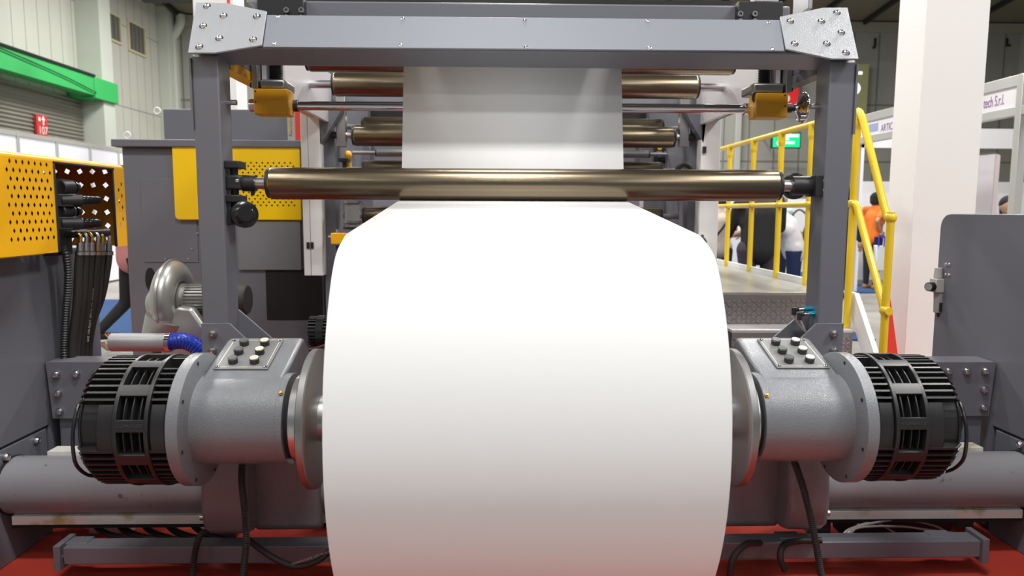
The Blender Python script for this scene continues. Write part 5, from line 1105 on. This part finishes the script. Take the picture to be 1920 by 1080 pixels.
    m = MB(); m.box(A.x, B.x, Yw, Yw + .28, B.z - .2, A.z); m.build('olive_face', mat('olive_lit', (.30, .30, .15), .5, emit=.12), th)
    c = PY(1601, 166, Yw); m = MB(); m.cyl((c.x, Yw - .02, c.z), (c.x, Yw, c.z), .19, n=32); q = PY(1612, 137, Yw); m.box(q.x - .25, q.x + .07, Yw - .02, Yw, q.z - .04, q.z + .04); m.build('white_marks', mat('light_white', (1, 1, .9), .5, emit=1.2), th)
    A, B = PY(1400, 149, Yw), PY(1496, 200, Yw); th = thing('gate_sign', 'red wall sign half hidden behind the right yellow gearbox', 'sign', ((A.x + B.x) / 2, Yw, B.z))
    m = MB(); m.box(A.x, B.x, Yw, Yw + .3, B.z, A.z); m.build('board', mat('red_lit', (.75, .02, .02), .5, emit=.25), th)
    m = MB()
    for px, py in ((1474, 162), (1475, 185)): c = PY(px, py, Yw); m.cyl((c.x, Yw - .02, c.z), (c.x, Yw, c.z), .1, n=20)
    m.build('white_marks', mat('sign_white2', (.85, .85, .85), .5), th)
build_stand_pieces()

# ------------------------------------------------------------------ visitors
SKIN = mat('skin', (.46, .27, .18), .5)
def remeshed(fn, vox, name):
    b = MB(); fn(b); me = bpy.data.meshes.new(name); b.bm.to_mesh(me); b.bm.free()
    o = bpy.data.objects.new(name + '_tmp', me); col.objects.link(o)
    r = o.modifiers.new('r', 'REMESH'); r.mode = 'VOXEL'; r.voxel_size = vox
    s = o.modifiers.new('s', 'SMOOTH'); s.factor = .5; s.iterations = 5
    me2 = bpy.data.meshes.new_from_object(o.evaluated_get(bpy.context.evaluated_depsgraph_get()))
    bpy.data.objects.remove(o); return me2
def person(label, x, y, h, face, shirt, trouser, hair, lean=0., arms=((8, 10), (8, 10)), stride=0., sleeves=.55, hairlen=0., build=1., shoe=(.02, .02, .02), z0=0., sole=None, stripes=False):
    """face: heading in degrees (0 = away from the camera, 90 = to the right of the picture); arms: (shoulder swing forward, elbow bend) for left and right"""
    th = thing('person', label, 'person', (x, y, z0)); k = h / 1.72
    R = Matrix.Rotation(-radians(face), 3, 'Z'); T = lambda p: R @ V(p) * k + V((x, y, z0))
    L = lambda p: V((p[0], p[1] * cos(lean) + (p[2] - .92) * sin(lean), .92 + (p[2] - .92) * cos(lean) - p[1] * sin(lean)))
    pel = V((0, 0, .95)); chest = L((0, 0, 1.28)); neck = L((0, .01, 1.47)); headc = L((0, .035, 1.60)); bw = build
    def cap(b, p, q, r0, r1, n=10):
        p, q = T(p), T(q); r0 *= k; r1 *= k; b.cyl(p, q, r0, r1, n); b.ball(p, r0, n=n); b.ball(q, r1, n=n)
    sh, el, wr, hd = [], [], [], []
    for s, (sw, eb) in zip((-1, 1), arms):
        a = radians(sw); p = L((s * .185 * bw, 0, 1.42)); d = V((s * .12, sin(a), -cos(a))).normalized(); e = p + d * .29
        a2 = radians(sw + eb); d2 = V((-s * .10 * min(1, eb / 50), sin(a2), -cos(a2))).normalized(); w = e + d2 * .25
        sh.append(p); el.append(e); wr.append(w); hd.append(d2)
    hip, kn, an = [], [], []
    for s in (-1, 1):
        st = stride * s; hp = V((s * .092 * bw, 0, .90)); a = radians(st); kk = hp + V((0, sin(a), -cos(a))) * .43
        a2 = a - (radians(40) if st < -5 else 0) - (radians(0)); aa = kk + V((0, sin(a2), -cos(a2))) * .41
        hip.append(hp); kn.append(kk); an.append(aa)
    def body(b):
        for i in (0, 1):
            cap(b, sh[i], el[i], .046, .036); cap(b, el[i], wr[i], .036, .024)
            cap(b, hip[i], kn[i], .082, .052); cap(b, kn[i], an[i], .052, .034)
            dft = V((0, .17, -.02)) if stride == 0 or an[i].z < .12 else V((0, .10, -.14)); cap(b, an[i] + V((0, -.03, -.04)), an[i] + dft + V((0, 0, -.03)), .034, .028)
        cap(b, chest, neck, .115, .06); cap(b, pel, chest, .13, .125); cap(b, sh[0], sh[1], .05, .05); cap(b, neck, headc, .052, .05)
        c = T(headc); b.ball(c, .098 * k, (1, 1, 1.12), 16)
        f = R @ V((0, 1, 0)); rt = R @ V((1, 0, 0))
        b.ball(c + f * .03 * k - V((0, 0, .06 * k)), .062 * k, n=12); b.ball(c + f * .105 * k - V((0, 0, .02 * k)), .018 * k, n=8)
        for s in (-1, 1): b.ball(c + rt * s * .098 * k - V((0, 0, .01 * k)), .022 * k, (.6, .8, 1.3), n=8)
    me = remeshed(body, .016, 'body'); bm = bmesh.new(); bm.from_mesh(me); hb = MB(); hb.bm.free(); hb.bm = bm
    for i, s in enumerate((-1, 1)):   # hands: palm, four fingers, thumb
        d = hd[i]; side = V((s, 0, 0)); across = d.cross(side).normalized(); pc = wr[i] + d * .05
        hb.obox(T(pc), R @ d * .045 * k, R @ across * .038 * k, R @ side * .013 * k)
        for j in range(4):
            o = pc + d * .043 + across * (-.028 + .019 * j); Lf = (.062, .074, .07, .055)[j]; hb.tube([T(o), T(o + d * Lf * .5 - side * .008), T(o + d * Lf - side * .026)], [.0095 * k, .009 * k, .007 * k], 6)
        o = pc - across * .036 - d * .02; hb.tube([T(o), T(o - across * .025 + d * .025), T(o - across * .03 + d * .055)], [.011 * k, .0105 * k, .008 * k], 6)
    hb.build('body', SKIN, th, smooth=180)
    def garment(nm, fn, c, vox=.016):
        me = remeshed(fn, vox, nm); b = MB(); b.bm.free(); b.bm = bmesh.new(); b.bm.from_mesh(me)
        return b.build(nm, mat(nm + '_%s' % label[:18].replace(' ', '_'), c, .85), th, smooth=180)
    def sf(b):
        cap(b, pel + V((0, 0, -.03)), chest, .152 * bw, .155 * bw, 14); cap(b, chest, neck - (neck - chest) * .18, .15 * bw, .085, 14); cap(b, sh[0], sh[1], .064, .064)
        cap(b, L((-.09 * bw, 0, 1.22)), L((.09 * bw, 0, 1.22)), .115, .115, 12); cap(b, (-.07 * bw, 0, .96), (.07 * bw, 0, .96), .115, .115, 12)
        for i in (0, 1):
            cap(b, sh[i], sh[i].lerp(el[i], min(1, sleeves / .5 * .62 if sleeves < 1 else 1)), .064, .056)
            if sleeves >= 1: cap(b, el[i], el[i].lerp(wr[i], .92), .052, .038)
    garment('shirt', sf, shirt)
    def tf(b):
        cap(b, (-.06 * bw, 0, .93), (.06 * bw, 0, .93), .12, .12, 12)
        for i in (0, 1): cap(b, hip[i], kn[i], .098 * bw, .068); cap(b, kn[i], kn[i].lerp(an[i], .93), .066, .05)
    garment('trousers', tf, trouser)
    def hf(b):
        c = T(headc); f = R @ V((0, 1, 0)); b.ball(c - f * .018 * k + V((0, 0, .022 * k)), .108 * k, (1, 1, 1.06), 14); b.ball(c - f * .05 * k - V((0, 0, .03 * k)), .085 * k, n=12)
        if hairlen: cap(b, headc + V((0, -.06, 0)), headc + V((0, -.08, -hairlen)), .09, .06)
    garment('hair', hf, hair)
    for i in (0, 1):
        a = an[i]; up = stride and kn[i].y < -.05
        dft = V((0, .19, -.01)) if not up else V((0, .09, -.17))
        def shf(b): cap(b, a + V((0, -.03, -.03)), a + dft + V((0, 0, -.035)), .046, .037); cap(b, a, a + V((0, 0, -.03)), .045, .048)
        s = garment('shoe', shf, shoe, .012)
        if sole:
            b = MB(); n = V((0, 0, -1)) if not up else V((0, -.88, -.47)); p, q = a + V((0, -.05, -.045)) + n * .032, a + dft + V((0, .02, -.05)) + n * .022
            b.bar(T(p), T(q), .075 * k, .028 * k, R @ n); b.build('sole', MATS.get('sole_white') or mat('sole_white', (.75, .75, .73), .5), s, bevel=.01)
            if stripes:
                b = MB()
                for t in (.35, .5, .65):
                    c = (a + dft * t + V((0, 0, -.02))); b.bar(T(c + V((.05, -.01, .02))), T(c + V((.05, .025, -.03))), .012, .006, R @ V((1, 0, 0)))
                    b.bar(T(c + V((-.05, -.01, .02))), T(c + V((-.05, .025, -.03))), .012, .006, R @ V((1, 0, 0)))
                b.build('stripe', MATS.get('stripe_orange') or mat('stripe_orange', (.85, .32, .12), .5), s)
    th['_k'] = 0; del th['_k']
    return th, T, sh, wr, el
def build_people():
    X = lambda px, Y: PY(px, 420, Y).x
    blk = (.012, .012, .012); brn = (.03, .02, .015); navy = (.012, .016, .035)
    th, T, sh, wr, el = person('person in a beige shirt with a dark shoulder strap, back turned, beyond the railing', X(1350, 9.6), 9.6, 1.66, 15, (.50, .42, .36), navy, brn, .12, ((25, 40), (35, 50)))
    m = MB(); m.tube(spline([T((.17, -.09, 1.45)), T((.05, -.19, 1.25)), T((-.12, -.18, 1.02)), T((-.2, -.08, .93))], 5), .016, 6); m.build('shoulder_strap', BLACK, th)
    person('broad person in a black shirt and plum trousers, facing the counters', X(1424, 8.6), 8.6, 1.78, 5, (.012, .012, .013), (.045, .032, .045), blk, .05, ((20, 45), (20, 60)), sleeves=1.2, build=1.35)
    person('grey haired person in a pale green shirt behind the black shirted one', X(1457, 10.2), 10.2, 1.68, 60, (.42, .58, .55), navy, (.45, .44, .42), .04, ((20, 60), (20, 60)))
    th, T, sh, wr, el = person('person in a white shirt and blue jeans leaning to the counter with a brown bag', X(1492, 9.0), 9.0, 1.66, -60, (.72, .70, .72), (.012, .025, .085), brn, .35, ((55, 20), (30, 10)))
    m = MB(); c = T((.15, -.2, 1.12)); m.ball(c, .2, (.6, .8, 1.1), 16); bag = m.build('shoulder_bag', mat('brown_bag', (.10, .065, .045), .6), label='brown shoulder bag on the back of the person in a white shirt', cat='bag')
    m = MB(); m.tube(spline([T((.12, -.2, 1.3)), T((.14, -.02, 1.47)), T((.1, .12, 1.3))], 5), .014, 6); m.build('strap', MATS['brown_bag'], bag)
    person('person in a black suit, almost hidden behind the right grey column', X(1588, 11.6), 11.6, 1.78, 80, (.013, .013, .015), blk, blk, 0, ((5, 8), (5, 8)), sleeves=1.2)
    th, T, sh, wr, el = person('person in an orange shirt and dark trousers holding a white carrier bag', X(1638, 12.9), 12.9, 1.74, 65, (.72, .17, .02), (.012, .012, .02), blk, .02, ((15, 30), (-46, 84)), shoe=(.28, .14, .06))
    hdp = T((-.02, .22, .98)); b = thing('carrier_bag', 'white carrier bag with blue handles held by the person in the orange shirt', 'bag', hdp - V((0, 0, .5)))
    hp = T(wr[1] + V((0, 0, 0))); c = hp + V((0, 0, -.47)); m = MB(); m.prism([(c.x - .11, c.y - .05, c.z + .24), (c.x + .13, c.y - .05, c.z + .22), (c.x + .11, c.y - .05, c.z - .24), (c.x - .07, c.y - .05, c.z - .22)], (0, .1, 0)); m.build('bag_body', mat('carrier_white', (.70, .71, .78), .5), b, bevel=.02)
    for dx in (-.05, .05): m = MB(); m.tube(spline([(c.x + dx - .015, c.y - .055, c.z + .22), (c.x + dx, c.y - .03, c.z + .38), (c.x + dx * .4, c.y, c.z + .41)], 4), .014, 6); m.build('bag_handle', mat('handle_blue%d' % (dx > 0), (.02, .02, .55), .5), b)
    person('person striding past in black leggings, pink top and striped sports shoes', X(245, 7.2), 7.2, 1.68, 42, (.55, .22, .22), (.012, .012, .013), blk, .05, ((10, 20), (-10, 15)), stride=6, hairlen=.3, shoe=(.02, .02, .022), sole=True, stripes=True)
    person('person in dark clothes inside the booth beside the roll up banner', X(1886, 8.3), 8.3, 1.58, 200, blk, navy, blk, .03, ((15, 40), (15, 40)), sleeves=1.2, hairlen=.25)
build_people()

# ------------------------------------------------------------------ light: rows of hall lamps, soft grey surround
def build_lights():
    w = bpy.data.worlds.new('hall_surround'); sc.world = w; w.use_nodes = True
    w.node_tree.nodes['Background'].inputs['Color'].default_value = (.94, .96, 1, 1); w.node_tree.nodes['Background'].inputs['Strength'].default_value = 0.20
    def lamp(x, y, z, sx, sy, power, c=(1, .985, .96)):
        l = bpy.data.lights.new('hall_lamp', 'AREA'); l.shape = 'RECTANGLE'; l.size = sx; l.size_y = sy; l.energy = power; l.color = c
        o = bpy.data.objects.new('hall_lamp', l); col.objects.link(o); o.location = (x, y, z)
        return o
    for x in (-5.5, 0, 5.5):
        for y, p in ((-9.5, 45), (-5.5, 60), (-2.0, 78), (.45, 240), (5.2, 180), (10.5, 380), (15.5, 380), (19.5, 130)):
            lamp(x, y, 6.9, 1.6, .45, p * (1.5 if x > 0 and y < 6 else .75 if x < 0 and y < 6 else 1))
build_lights()
sc.view_settings.view_transform = 'Standard'; sc.view_settings.look = 'None'; sc.view_settings.gamma = 1; sc.view_settings.use_curve_mapping = False
sc.view_settings.exposure = .0
